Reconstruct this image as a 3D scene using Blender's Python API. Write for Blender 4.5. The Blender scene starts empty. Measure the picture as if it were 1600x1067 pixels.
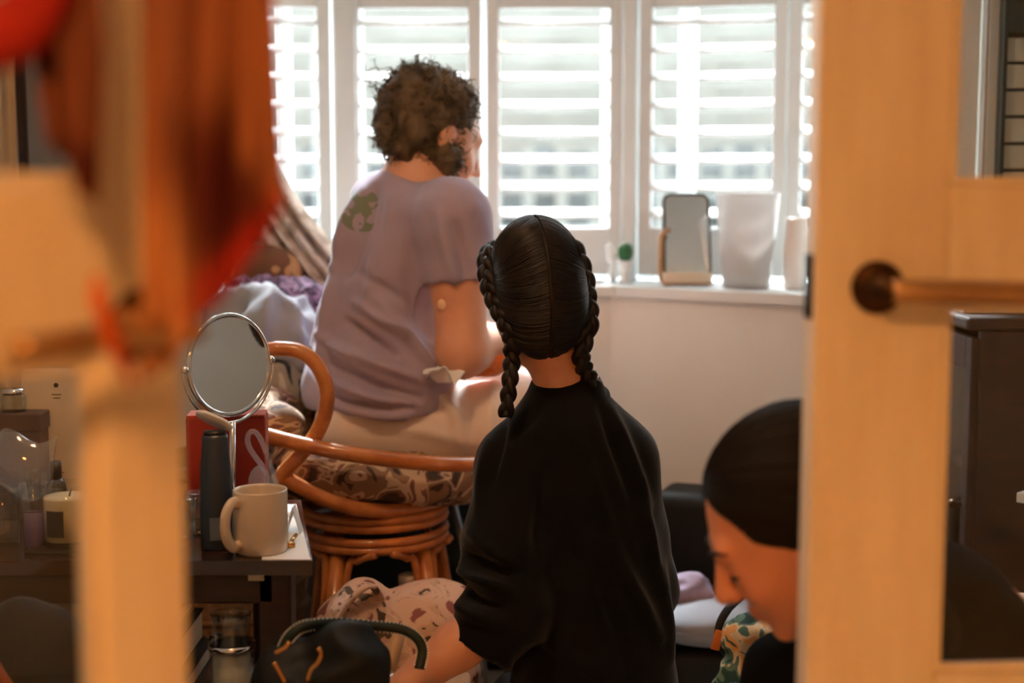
import bpy, bmesh, math, random
import numpy as np
from mathutils import Vector, Matrix
from mathutils.bvhtree import BVHTree

random.seed(7)
RNG = np.random.default_rng(11)
SC = bpy.context.scene
COL = SC.collection

# ------------------------------------------------------------------ camera
CAM_Z = 1.12
PITCH = math.radians(6.24)
FPX = 2222.0
cam_d = bpy.data.cameras.new('camera')
cam = bpy.data.objects.new('camera', cam_d)
COL.objects.link(cam)
cam.location = (0, 0, CAM_Z)
cam.rotation_euler = (math.pi / 2 - PITCH, 0, 0)
cam_d.sensor_width = 36
cam_d.lens = 50
cam_d.clip_start = 0.05
cam_d.dof.use_dof = True
cam_d.dof.focus_distance = 2.32
cam_d.dof.aperture_fstop = 2.0
SC.camera = cam

# ------------------------------------------------------------------ world, sun, exposure
SC.view_settings.view_transform = 'Standard'
SC.view_settings.look = 'None'
SC.view_settings.gamma = 1
SC.view_settings.use_curve_mapping = False
SC.view_settings.exposure = 0.85
wld = bpy.data.worlds.new('world')
SC.world = wld
wld.use_nodes = True
_bg = wld.node_tree.nodes['Background']
_bg.inputs[0].default_value = (0.86, 0.95, 1.0, 1)
_bg.inputs[1].default_value = 5.6
SC.cycles.max_bounces = 8
SC.cycles.diffuse_bounces = 4
SC.cycles.transparent_max_bounces = 16
SC.cycles.sample_clamp_indirect = 6.0
SC.cycles.caustics_reflective = False
SC.cycles.caustics_refractive = False

WARM = (1.0, 0.40, 0.10)
sun_d = bpy.data.lights.new('sun', 'SUN')      # hazy sun beyond the bay
sun_d.energy = 27.0
sun_d.angle = math.radians(14)
sun_d.color = (0.96, 0.98, 1.0)
sun = bpy.data.objects.new('sun', sun_d)
COL.objects.link(sun)
sun.rotation_euler = Vector((-0.12, 1.0, 1.28)).to_track_quat('Z', 'Y').to_euler()


# ------------------------------------------------------------------ helpers
def U(px, py, Y):
    """world point seen at photo pixel (px, py) at world depth Y"""
    xc = (px - 800.0) / FPX
    yc = (533.5 - py) / FPX
    d = (xc, math.cos(PITCH) + yc * math.sin(PITCH), -math.sin(PITCH) + yc * math.cos(PITCH))
    t = Y / d[1]
    return Vector((d[0] * t, Y, CAM_Z + d[2] * t))


def lin(c):
    out = []
    for v in c[:3]:
        v = v / 255.0
        out.append(v / 12.92 if v <= 0.04045 else ((v + 0.055) / 1.055) ** 2.4)
    return (out[0], out[1], out[2], 1.0)


MATS = {}


def mat(name, col, rough=0.55, metal=0.0, col2=None, scale=8.0, contrast=(0.35, 0.65), detail=4.0,
        bump=0.0, bscale=60.0, stretch=None, sheen=0.0, coat=0.0, sss=0.0, trans=0.0, spec=None, wave=False):
    if name in MATS:
        return MATS[name]
    m = bpy.data.materials.new(name)
    m.use_nodes = True
    nt = m.node_tree
    b = nt.nodes['Principled BSDF']
    b.inputs['Base Color'].default_value = lin(col)
    b.inputs['Roughness'].default_value = rough
    b.inputs['Metallic'].default_value = metal
    if spec is not None:
        b.inputs['Specular IOR Level'].default_value = spec
    if sheen:
        b.inputs['Sheen Weight'].default_value = sheen
        b.inputs['Sheen Roughness'].default_value = 0.4
    if coat:
        b.inputs['Coat Weight'].default_value = coat
        b.inputs['Coat Roughness'].default_value = 0.08
    if sss:
        b.inputs['Subsurface Weight'].default_value = sss
        b.inputs['Subsurface Radius'].default_value = (0.012, 0.005, 0.003)
        b.inputs['Subsurface Scale'].default_value = 1.0
    tc = nt.nodes.new('ShaderNodeTexCoord')
    vec = tc.outputs['Object']
    if stretch:
        mp = nt.nodes.new('ShaderNodeMapping')
        mp.inputs['Scale'].default_value = stretch
        nt.links.new(vec, mp.inputs[0])
        vec = mp.outputs[0]
    if col2 is not None:
        if wave:
            n = nt.nodes.new('ShaderNodeTexWave')
            n.inputs['Scale'].default_value = scale
            n.inputs['Distortion'].default_value = 4.0
            n.inputs['Detail'].default_value = 2.0
            fac = n.outputs['Fac']
        else:
            n = nt.nodes.new('ShaderNodeTexNoise')
            n.inputs['Scale'].default_value = scale
            n.inputs['Detail'].default_value = detail
            fac = n.outputs[0]
        nt.links.new(vec, n.inputs['Vector'])
        r = nt.nodes.new('ShaderNodeValToRGB')
        r.color_ramp.elements[0].position = contrast[0]
        r.color_ramp.elements[1].position = contrast[1]
        r.color_ramp.elements[0].color = lin(col)
        r.color_ramp.elements[1].color = lin(col2)
        nt.links.new(fac, r.inputs[0])
        nt.links.new(r.outputs[0], b.inputs['Base Color'])
    if bump:
        n2 = nt.nodes.new('ShaderNodeTexNoise')
        n2.inputs['Scale'].default_value = bscale
        n2.inputs['Detail'].default_value = 3
        nt.links.new(vec, n2.inputs['Vector'])
        bp = nt.nodes.new('ShaderNodeBump')
        bp.inputs['Strength'].default_value = bump
        bp.inputs['Distance'].default_value = 0.004
        nt.links.new(n2.outputs[0], bp.inputs['Height'])
        nt.links.new(bp.outputs[0], b.inputs['Normal'])
    if trans:   # thin cloth or hair: lets part of the light through
        tr = nt.nodes.new('ShaderNodeBsdfTranslucent')
        tr.inputs[0].default_value = lin(col2 or col)
        mx = nt.nodes.new('ShaderNodeMixShader')
        mx.inputs[0].default_value = trans
        out = nt.nodes['Material Output']
        nt.links.new(b.outputs[0], mx.inputs[1])
        nt.links.new(tr.outputs[0], mx.inputs[2])
        nt.links.new(mx.outputs[0], out.inputs[0])
    MATS[name] = m
    return m


def attr_mat(name, rough=0.6, sss=0.0, trans=0.0, bump=0.0, bscale=80, sheen=0.0):
    """colour comes from the mesh's own dye/pigment attribute"""
    m = mat(name, (200, 200, 200), rough, sss=sss, bump=bump, bscale=bscale, sheen=sheen)
    nt = m.node_tree
    b = nt.nodes['Principled BSDF']
    a = nt.nodes.new('ShaderNodeAttribute')
    a.attribute_name = 'Col'
    nt.links.new(a.outputs['Color'], b.inputs['Base Color'])
    if trans:
        tr = nt.nodes.new('ShaderNodeBsdfTranslucent')
        nt.links.new(a.outputs['Color'], tr.inputs[0])
        mx = nt.nodes.new('ShaderNodeMixShader')
        mx.inputs[0].default_value = trans
        nt.links.new(b.outputs[0], mx.inputs[1])
        nt.links.new(tr.outputs[0], mx.inputs[2])
        nt.links.new(mx.outputs[0], nt.nodes['Material Output'].inputs[0])
    return m


def glass(name, tint=(255, 255, 255), rough=0.02, ior=1.45, body=0.0, bodycol=(255, 255, 255)):
    """clear wall of glass or plastic: light passes, the surface reflects by its Fresnel term"""
    if name in MATS:
        return MATS[name]
    m = bpy.data.materials.new(name)
    m.use_nodes = True
    nt = m.node_tree
    nt.nodes.remove(nt.nodes['Principled BSDF'])
    t = nt.nodes.new('ShaderNodeBsdfTransparent')
    t.inputs[0].default_value = lin(tint)
    g = nt.nodes.new('ShaderNodeBsdfGlossy')
    g.inputs['Roughness'].default_value = rough
    fr = nt.nodes.new('ShaderNodeFresnel')
    ge = nt.nodes.new('ShaderNodeNewGeometry')      # a thin wall reflects alike from both of its faces
    mr = nt.nodes.new('ShaderNodeMapRange')
    mr.inputs['To Min'].default_value = ior
    mr.inputs['To Max'].default_value = 1.0 / ior
    nt.links.new(ge.outputs['Backfacing'], mr.inputs['Value'])
    nt.links.new(mr.outputs[0], fr.inputs[0])
    mx = nt.nodes.new('ShaderNodeMixShader')
    nt.links.new(fr.outputs[0], mx.inputs[0])
    last = t.outputs[0]
    if body:
        d = nt.nodes.new('ShaderNodeBsdfDiffuse')
        d.inputs[0].default_value = lin(bodycol)
        tl = nt.nodes.new('ShaderNodeBsdfTranslucent')
        tl.inputs[0].default_value = lin(bodycol)
        m1 = nt.nodes.new('ShaderNodeMixShader')
        m1.inputs[0].default_value = 0.5
        nt.links.new(d.outputs[0], m1.inputs[1])
        nt.links.new(tl.outputs[0], m1.inputs[2])
        m2 = nt.nodes.new('ShaderNodeMixShader')
        m2.inputs[0].default_value = body
        nt.links.new(t.outputs[0], m2.inputs[1])
        nt.links.new(m1.outputs[0], m2.inputs[2])
        last = m2.outputs[0]
    nt.links.new(last, mx.inputs[1])
    nt.links.new(g.outputs[0], mx.inputs[2])
    nt.links.new(mx.outputs[0], nt.nodes['Material Output'].inputs[0])
    MATS[name] = m
    return m


WLOC = {}


def tag(o, label=None, cat=None, group=None, kind=None):
    if label: o['label'] = label
    if cat: o['category'] = cat
    if group: o['group'] = group
    if kind: o['kind'] = kind
    return o


def thing(name, label, cat, loc, group=None, kind=None):
    o = bpy.data.objects.new(name, None)
    COL.objects.link(o)
    o.empty_display_size = 0.05
    o.location = loc
    WLOC[o.name] = Vector(loc)
    return tag(o, label, cat, group, kind)


def obj(name, vf, m, parent=None, smooth=True, col=None, label=None, cat=None, group=None, kind=None):
    """world-space vertices -> one mesh object with its origin at its own centre"""
    v, f = vf
    v = np.asarray(v, dtype=np.float64).reshape(-1, 3)
    lo, hi = v.min(0), v.max(0)
    org = (lo + hi) / 2
    if parent is None:
        org[2] = lo[2]
    me = bpy.data.meshes.new(name)
    me.from_pydata((v - org).tolist() if not isinstance(f, np.ndarray) else [], [], f if not isinstance(f, np.ndarray) else [])
    if isinstance(f, np.ndarray):
        nv, nf, k = len(v), len(f), f.shape[1]
        me.vertices.add(nv)
        me.vertices.foreach_set('co', (v - org).astype(np.float32).ravel())
        me.loops.add(nf * k)
        me.loops.foreach_set('vertex_index', f.astype(np.int32).ravel())
        me.polygons.add(nf)
        me.polygons.foreach_set('loop_start', np.arange(0, nf * k, k, dtype=np.int32))
        me.polygons.foreach_set('loop_total', np.full(nf, k, dtype=np.int32))
    me.update(calc_edges=True)
    me.validate()
    if smooth:
        me.polygons.foreach_set('use_smooth', np.ones(len(me.polygons), dtype=bool))
    if col is not None:
        a = me.attributes.new('Col', 'FLOAT_COLOR', 'POINT')
        c4 = np.ones((len(v), 4), dtype=np.float32)
        c4[:, :3] = col
        a.data.foreach_set('color', c4.ravel())
    me.materials.append(m)
    o = bpy.data.objects.new(name, me)
    COL.objects.link(o)
    WLOC[o.name] = Vector(org)
    if parent is not None:
        o.parent = parent
        o.location = Vector(org) - WLOC[parent.name]
    else:
        o.location = org
    return tag(o, label, cat, group, kind)


def struct(name, vf, m, smooth=False):
    return obj(name, vf, m, smooth=smooth, kind='structure')


def dup(o, delta, parent=None):
    c = o.copy()
    COL.objects.link(c)
    c.parent = parent
    w = WLOC[o.name] + Vector(delta)
    WLOC[c.name] = w
    c.location = w - WLOC[parent.name] if parent is not None else w
    return c


def rotz(a):
    return np.array([[math.cos(a), -math.sin(a), 0], [math.sin(a), math.cos(a), 0], [0, 0, 1.0]])


def frame(fwd, up):
    """columns right, forward, up"""
    f = np.array(fwd, float); f /= np.linalg.norm(f)
    u = np.array(up, float); u -= f * f.dot(u); u /= np.linalg.norm(u)
    return np.stack([np.cross(f, u), f, u], axis=1)


def box(c, size, R=None, bev=0.004, seg=2):
    bm = bmesh.new()
    bmesh.ops.create_cube(bm, size=1.0)
    for v in bm.verts:
        v.co = Vector((v.co.x * size[0], v.co.y * size[1], v.co.z * size[2]))
    if bev > 0:
        b = min(bev, min(size) * 0.45)
        bmesh.ops.bevel(bm, geom=bm.edges[:], offset=b, segments=seg, affect='EDGES', profile=0.5)
    v = np.array([x.co[:] for x in bm.verts])
    bm.verts.index_update()
    f = [[w.index for w in fc.verts] for fc in bm.faces]
    bm.free()
    if R is not None:
        v = v @ np.asarray(R).T
    return v + np.array(c), f


def join(*parts):
    V, F, n = [], [], 0
    for v, f in parts:
        V.append(np.asarray(v)); F += [[i + n for i in q] for q in (f.tolist() if isinstance(f, np.ndarray) else f)]
        n += len(v)
    return np.concatenate(V), F


def prism(poly, z0, z1):
    n = len(poly)
    v = [(x, y, z0) for x, y in poly] + [(x, y, z1) for x, y in poly]
    f = [list(range(n))[::-1], [n + i for i in range(n)]]
    f += [[i, (i + 1) % n, n + (i + 1) % n, n + i] for i in range(n)]
    return np.array(v, float), f


def wallseg(a, b, z0, z1, th):
    """upright slab from plan point a to b, thickness th to its left"""
    a = np.array(a, float); b = np.array(b, float)
    d = (b - a) / np.linalg.norm(b - a)
    n = np.array([-d[1], d[0]]) * th
    return prism([tuple(a), tuple(b), tuple(b + n), tuple(a + n)], z0, z1)


def spline(pts, n):
    """Catmull-Rom through pts"""
    P = np.array([tuple(p) for p in pts], float)
    P = np.vstack([2 * P[0] - P[1], P, 2 * P[-1] - P[-2]])
    m = len(P) - 3
    out = []
    for t in np.linspace(0, m - 1e-6, n):
        i = int(t); u = t - i
        a, b, c, d = P[i], P[i + 1], P[i + 2], P[i + 3]
        out.append(0.5 * (2 * b + (c - a) * u + (2 * a - 5 * b + 4 * c - d) * u * u + (3 * b - a - 3 * c + d) * u ** 3))
    return np.array(out)


def tube(path, r, seg=10, closed=False, flat=None):
    P = np.asarray([tuple(p) for p in path], float)
    n = len(P)
    R = np.broadcast_to(np.asarray(r, float), (n,))
    if closed:
        T = np.roll(P, -1, 0) - np.roll(P, 1, 0)
    else:
        T = np.gradient(P, axis=0)
    T /= np.linalg.norm(T, axis=1)[:, None] + 1e-12
    ref = np.array([0, 0, 1.0]) if abs(T[0][2]) < 0.9 else np.array([1.0, 0, 0])
    N = np.zeros_like(P)
    nrm = np.cross(T[0], ref)
    for i in range(n):
        nrm = nrm - T[i] * nrm.dot(T[i])
        nrm /= np.linalg.norm(nrm) + 1e-12
        N[i] = nrm
    B = np.cross(T, N)
    a = np.linspace(0, 2 * math.pi, seg, endpoint=False)
    fl = flat if flat else 1.0
    V = P[:, None, :] + R[:, None, None] * (np.cos(a)[None, :, None] * N[:, None, :] + fl * np.sin(a)[None, :, None] * B[:, None, :])
    V = V.reshape(-1, 3)
    F = []
    m = n if closed else n - 1
    for i in range(m):
        j = (i + 1) % n
        for k in range(seg):
            l = (k + 1) % seg
            F.append([i * seg + k, i * seg + l, j * seg + l, j * seg + k])
    if not closed:
        F.append([k for k in range(seg)][::-1])
        F.append([(n - 1) * seg + k for k in range(seg)])
    return V, F


def lathe(prof, c, seg=32, R=None):
    """prof: list of (r, z); closed at r=0 ends"""
    V, F = [], []
    a = np.linspace(0, 2 * math.pi, seg, endpoint=False)
    for r, z in prof:
        r = max(r, 1e-5)
        for t in a:
            V.append((r * math.cos(t), r * math.sin(t), z))
    for i in range(len(prof) - 1):
        for k in range(seg):
            l = (k + 1) % seg
            F.append([i * seg + k, i * seg + l, (i + 1) * seg + l, (i + 1) * seg + k])
    F.append(list(range(seg))[::-1])
    F.append([(len(prof) - 1) * seg + k for k in range(seg)])
    V = np.array(V)
    if R is not None:
        V = V @ np.asarray(R).T
    return V + np.array(tuple(c)), F


def sheet(fn, nu, nv, th=0.003):
    """fn(u, v) -> xyz (vectorised on arrays); a cloth with thickness"""
    u, v = np.meshgrid(np.linspace(0, 1, nu), np.linspace(0, 1, nv), indexing='ij')
    P = np.stack(fn(u, v), axis=-1)
    du = np.gradient(P, axis=0); dv = np.gradient(P, axis=1)
    N = np.cross(du, dv); N /= np.linalg.norm(N, axis=-1)[..., None] + 1e-12
    A = (P + N * th / 2).reshape(-1, 3); B = (P - N * th / 2).reshape(-1, 3)
    idx = np.arange(nu * nv).reshape(nu, nv)
    q = np.stack([idx[:-1, :-1], idx[1:, :-1], idx[1:, 1:], idx[:-1, 1:]], -1).reshape(-1, 4)
    n = nu * nv
    F = [q, q[:, ::-1] + n]
    for e in (idx[0, :], idx[-1, :][::-1], idx[:, 0][::-1], idx[:, -1]):
        F.append(np.stack([e[:-1], e[1:], e[1:] + n, e[:-1] + n], -1))
    return np.concatenate([A, B]), np.concatenate(F)


def hash3(i, j, k, s):
    h = np.sin(i * 127.1 + j * 311.7 + k * 74.7 + s * 57.3) * 43758.5453
    return h - np.floor(h)


def vnoise(P, sc, seed=0):
    p = np.asarray(P) * sc
    i = np.floor(p); f = p - i
    f = f * f * (3 - 2 * f)
    out = 0
    for dx in (0, 1):
        for dy in (0, 1):
            for dz in (0, 1):
                w = (f[:, 0] if dx else 1 - f[:, 0]) * (f[:, 1] if dy else 1 - f[:, 1]) * (f[:, 2] if dz else 1 - f[:, 2])
                out = out + w * hash3(i[:, 0] + dx, i[:, 1] + dy, i[:, 2] + dz, seed)
    return out * 2 - 1


# ---- signed-distance bodies: smooth union of tapered limbs and ellipsoids, one closed skin
def cap(a, b, ra, rb, k=0.02):
    return ('c', np.array(tuple(a), float), np.array(tuple(b), float), ra, rb, k)


def ell(c, r, R=None, k=0.02, sub=False):
    return ('e', np.array(tuple(c), float), np.array(r, float), None if R is None else np.asarray(R, float), k, sub)


def chain(pts, radii, k=0.02):
    return [cap(pts[i], pts[i + 1], radii[i], radii[i + 1], k) for i in range(len(pts) - 1)]


def sdf_mesh(prims, h=0.007, disp=None, smooth=1, clip=None):
    lo = np.full(3, 1e9); hi = np.full(3, -1e9)
    bb = []
    for p in prims:
        if p[0] == 'c':
            a, b, ra, rb = p[1:5]
            l = np.minimum(a - ra, b - rb); u = np.maximum(a + ra, b + rb)
        else:
            r = p[2] if p[3] is None else np.sqrt(((p[3] * p[2][None, :]) ** 2).sum(1))
            l = p[1] - r; u = p[1] + r
        bb.append((l, u)); 
        if not (p[0] == 'e' and p[5]):
            lo = np.minimum(lo, l); hi = np.maximum(hi, u)
    lo -= 3 * h; hi += 3 * h
    n = np.ceil((hi - lo) / h).astype(int) + 1
    ax = [(lo[i] + h * np.arange(n[i])).astype(np.float32) for i in range(3)]
    vol = np.full(n, 0.3, dtype=np.float32)
    for p, (l, u) in zip(prims, bb):
        k = p[5] if p[0] == 'c' else p[4]
        m = k + 3 * h
        s = [slice(max(0, int((l[i] - m - lo[i]) / h)), min(n[i], int((u[i] + m - lo[i]) / h) + 2)) for i in range(3)]
        X = ax[0][s[0]][:, None, None]; Y = ax[1][s[1]][None, :, None]; Z = ax[2][s[2]][None, None, :]
        if p[0] == 'c':
            a, b, ra, rb = p[1:5]
            ab = b - a; L2 = ab.dot(ab) + 1e-12
            t = np.clip(((X - a[0]) * ab[0] + (Y - a[1]) * ab[1] + (Z - a[2]) * ab[2]) / L2, 0, 1)
            d = np.sqrt((X - a[0] - t * ab[0]) ** 2 + (Y - a[1] - t * ab[1]) ** 2 + (Z - a[2] - t * ab[2]) ** 2) - (ra + t * (rb - ra))
        else:
            c, r, R = p[1:4]
            x, y, z = X - c[0], Y - c[1], Z - c[2]
            if R is not None:
                x, y, z = (R[0, 0] * x + R[1, 0] * y + R[2, 0] * z, R[0, 1] * x + R[1, 1] * y + R[2, 1] * z, R[0, 2] * x + R[1, 2] * y + R[2, 2] * z)
            k0 = np.sqrt((x / r[0]) ** 2 + (y / r[1]) ** 2 + (z / r[2]) ** 2)
            k1 = np.sqrt((x / r[0] ** 2) ** 2 + (y / r[1] ** 2) ** 2 + (z / r[2] ** 2) ** 2)
            d = k0 * (k0 - 1) / (k1 + 1e-9)
        v = vol[s[0], s[1], s[2]]
        if p[0] == 'e' and p[5]:
            g = np.maximum(k - np.abs(v + d), 0) / k
            vol[s[0], s[1], s[2]] = np.maximum(v, -d) + g * g * k * 0.25
        else:
            g = np.maximum(k - np.abs(v - d), 0) / k
            vol[s[0], s[1], s[2]] = np.minimum(v, d) - g * g * k * 0.25
    if clip is not None:
        vol = np.maximum(vol, clip(ax[0][:, None, None], ax[1][None, :, None], ax[2][None, None, :]).astype(np.float32))
    # surface nets
    S = vol < 0
    cs = sum(S[i:n[0] - 1 + i, j:n[1] - 1 + j, k:n[2] - 1 + k].astype(np.int8) for i in (0, 1) for j in (0, 1) for k in (0, 1))
    act = (cs > 0) & (cs < 8)
    I = np.argwhere(act)
    ids = np.full(act.shape, -1, dtype=np.int64)
    ids[act] = np.arange(len(I))
    acc = np.zeros((len(I), 3)); cnt = np.zeros(len(I))
    cor = [(0, 0, 0), (1, 0, 0), (0, 1, 0), (1, 1, 0), (0, 0, 1), (1, 0, 1), (0, 1, 1), (1, 1, 1)]
    for a, b in [(0, 1), (2, 3), (4, 5), (6, 7), (0, 2), (1, 3), (4, 6), (5, 7), (0, 4), (1, 5), (2, 6), (3, 7)]:
        ca, cb = np.array(cor[a]), np.array(cor[b])
        ia, ib = I + ca, I + cb
        va = vol[ia[:, 0], ia[:, 1], ia[:, 2]]; vb = vol[ib[:, 0], ib[:, 1], ib[:, 2]]
        w = (va < 0) != (vb < 0)
        t = np.where(w, va / np.where(w, va - vb, 1), 0)
        acc += np.where(w[:, None], ca + t[:, None] * (cb - ca), 0)
        cnt += w
    V = (I + acc / cnt[:, None]) * h + lo
    F = []
    for axn in range(3):
        o1, o2 = [(1, 2), (2, 0), (0, 1)][axn]
        sl0 = [slice(None)] * 3; sl1 = [slice(None)] * 3
        sl0[axn] = slice(0, -1); sl1[axn] = slice(1, None)
        A, B = S[tuple(sl0)], S[tuple(sl1)]
        E = np.argwhere(A != B)
        E = E[(E[:, o1] > 0) & (E[:, o2] > 0) & (E[:, o1] < n[o1] - 1) & (E[:, o2] < n[o2] - 1)]
        fl = A[E[:, 0], E[:, 1], E[:, 2]]
        q = []
        for d1, d2 in ((-1, -1), (0, -1), (0, 0), (-1, 0)):
            c = E.copy(); c[:, o1] += d1; c[:, o2] += d2
            q.append(ids[c[:, 0], c[:, 1], c[:, 2]])
        q = np.stack(q, -1)
        q[~fl] = q[~fl][:, ::-1]
        F.append(q)
    F = np.concatenate(F)
    F = F[(F >= 0).all(1)]
    for _ in range(smooth):
        V = lap(V, F)
    if disp is not None:
        N = normals(V, F)
        V = V + N * disp(V, N)[:, None]
    return V, F


def lap(V, F):
    s = np.zeros_like(V); c = np.zeros(len(V))
    for a, b in ((0, 1), (1, 2), (2, 3), (3, 0)):
        np.add.at(s, F[:, a], V[F[:, b]]); np.add.at(s, F[:, b], V[F[:, a]])
        np.add.at(c, F[:, a], 1); np.add.at(c, F[:, b], 1)
    return V * 0.4 + 0.6 * s / np.maximum(c, 1)[:, None]


def normals(V, F):
    fn = np.cross(V[F[:, 2]] - V[F[:, 0]], V[F[:, 3]] - V[F[:, 1]])
    N = np.zeros_like(V)
    for k in range(4):
        np.add.at(N, F[:, k], fn)
    return N / (np.linalg.norm(N, axis=1)[:, None] + 1e-12)


def seg_dist_xz(V, a, b):
    ab = np.array([b[0] - a[0], b[2] - a[2]]); p = V[:, [0, 2]] - np.array([a[0], a[2]])
    t = np.clip((p @ ab) / (ab @ ab + 1e-12), 0, 1)
    return np.linalg.norm(p - t[:, None] * ab, axis=1), t


def folds(lines, Y, amp_noise=0.0, nscale=14, seed=1, gain=1.8):
    """cloth folds: ridges (+) and creases (-) along lines on the near side of a garment"""
    segs = [(U(l[0], l[1], Y), U(l[2], l[3], Y), l[4] / FPX * Y, l[5]) for l in lines]

    def f(V, N):
        d = np.zeros(len(V))
        near = np.clip(-N[:, 1] * 1.5 + 0.4, 0, 1)
        for a, b, w, A in segs:
            q, t = seg_dist_xz(V, a, b)
            d += A * gain * np.exp(-(q / w) ** 2) * near * (0.35 + 0.65 * np.sin(np.clip(t, 0.02, 0.98) * math.pi))
        if amp_noise:
            w1 = vnoise(V, nscale * 0.5, seed) * 0.5
            d += amp_noise * vnoise(V + w1[:, None] * 0.05, nscale, seed + 3) + amp_noise * 0.5 * vnoise(V, nscale * 2.3, seed + 5)
        return d
    return f


def strands(curves, r, sides=4):
    """many hairs as thin tapered tubes, one mesh; curves: (n, m, 3)"""
    C = np.asarray(curves, float)
    n, m, _ = C.shape
    T = np.gradient(C, axis=1); T /= np.linalg.norm(T, axis=2)[..., None] + 1e-12
    ref = np.array([0.31, 0.52, 0.79])
    Nn = np.cross(T, ref); Nn /= np.linalg.norm(Nn, axis=2)[..., None] + 1e-12
    B = np.cross(T, Nn)
    taper = np.clip(np.minimum(1.0, (1 - np.linspace(0, 1, m)) * 4 + 0.25), 0, 1)
    r = np.broadcast_to(np.asarray(r, float), (n,))
    V = []
    for k in range(sides):
        a = 2 * math.pi * k / sides
        V.append(C + (r[:, None] * taper[None, :])[..., None] * (math.cos(a) * Nn + math.sin(a) * B))
    V = np.stack(V, axis=2)          # n, m, sides, 3
    idx = np.arange(n * m * sides).reshape(n, m, sides)
    F = []
    for k in range(sides):
        l = (k + 1) % sides
        F.append(np.stack([idx[:, :-1, k], idx[:, :-1, l], idx[:, 1:, l], idx[:, 1:, k]], -1).reshape(-1, 4))
    return V.reshape(-1, 3), np.concatenate(F)


def braid(path, w, d, turns, rad, taper=0.75, front=(0, -1, 0), npt=160):
    """three-strand plait along a path"""
    P = spline(path, npt)
    T = np.gradient(P, axis=0); T /= np.linalg.norm(T, axis=1)[:, None]
    fr = np.array(front, float)
    S = np.cross(T, fr); S /= np.linalg.norm(S, axis=1)[:, None] + 1e-9
    Fv = np.cross(S, T)
    t = np.linspace(0, 1, npt)
    sc = 1 - (1 - taper) * t
    out = []
    for k in range(3):
        ph = 2 * math.pi * (turns * t + k / 3.0)
        Q = P + S * (w * sc * np.sin(ph))[:, None] + Fv * (d * sc * np.sin(2 * ph))[:, None]
        out.append(tube(Q, rad * sc, seg=8))
    return join(*out)


def head_prims(c, R, s=1.0, ears=True):
    """human head in its own frame: x right, y forward, z up; about 0.23 m chin to crown"""
    def L(x, y, z): return np.array(c) + R @ (np.array([x, y, z]) * s)
    p = [ell(L(0, -.015, .037), np.array((.074, .096, .083)) * s, R, .02),
         ell(L(0, .028, -.022), np.array((.061, .066, .088)) * s, R, .03),
         ell(L(0, .04, -.072), np.array((.046, .047, .038)) * s, R, .03),
         ell(L(0, .077, -.102), np.array((.02, .015, .015)) * s, R, .02),
         cap(L(-.033, .079, .024), L(.033, .079, .024), .011 * s, .011 * s, .02),
         ell(L(.031, .105, -.001), np.array((.017, .02, .013)) * s, R, .014, True),
         ell(L(-.031, .105, -.001), np.array((.017, .02, .013)) * s, R, .014, True),
         ell(L(.031, .076, -.001), np.array((.0135, .013, .0105)) * s, R, .006),
         ell(L(-.031, .076, -.001), np.array((.0135, .013, .0105)) * s, R, .006),
         cap(L(0, .091, .012), L(0, .115, -.03), .007 * s, .0115 * s, .012),
         ell(L(.011, .103, -.034), np.array((.008, .010, .007)) * s, R, .006),
         ell(L(-.011, .103, -.034), np.array((.008, .010, .007)) * s, R, .006),
         ell(L(0, .092, -.06), np.array((.023, .011, .0065)) * s, R, .006),
         ell(L(0, .090, -.0715), np.array((.019, .011, .0075)) * s, R, .006),
         ell(L(.035, .062, -.032), np.array((.022, .02, .018)) * s, R, .03),
         ell(L(-.035, .062, -.032), np.array((.022, .02, .018)) * s, R, .03)]
    if ears:
        for e in (-1, 1):
            p += [ell(L(e * .077, -.008, -.004), np.array((.008, .018, .031)) * s, R, .008),
                  ell(L(e * .088, -.004, .0), np.array((.006, .009, .017)) * s, R, .006, True)]
    return p


def hand_prims(wr, fwd, palm_n, side, curl=0.5, s=1.0):
    """palm, four unequal bent fingers and a thumb leaving the side of the palm"""
    f = np.array(fwd, float); f /= np.linalg.norm(f)
    n = np.array(palm_n, float); n -= f * n.dot(f); n /= np.linalg.norm(n)
    x = np.cross(f, n) * side
    w = np.array(tuple(wr), float)
    P = []
    for i, (o, ln) in enumerate(((-.028, .062), (-.0095, .075), (.0095, .08), (.028, .07))):
        k0 = w + f * .085 * s + x * o * s
        P.append(cap(w + f * .012 * s + x * o * .6 * s, k0, .015 * s, .0115 * s, .012))
        a = curl * .5; p = k0
        for j, fr in enumerate((.45, .32, .26)):
            d = f * math.cos(a) + n * math.sin(a)
            q = p + d * ln * fr * s
            P.append(cap(p, q, (.0095 - j * .0009) * s, (.0088 - j * .0009) * s, .003))
            p = q; a += curl * .9
    t0 = w + f * .03 * s + x * .026 * s
    t1 = t0 + (x * .6 + f * .6 + n * .5) * .045 * s
    t2 = t1 + (f * .85 + n * .5 * curl) * .03 * s
    P += [cap(t0, t1, .014 * s, .011 * s, .01), cap(t1, t2, .011 * s, .0085 * s, .004)]
    return P

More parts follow.
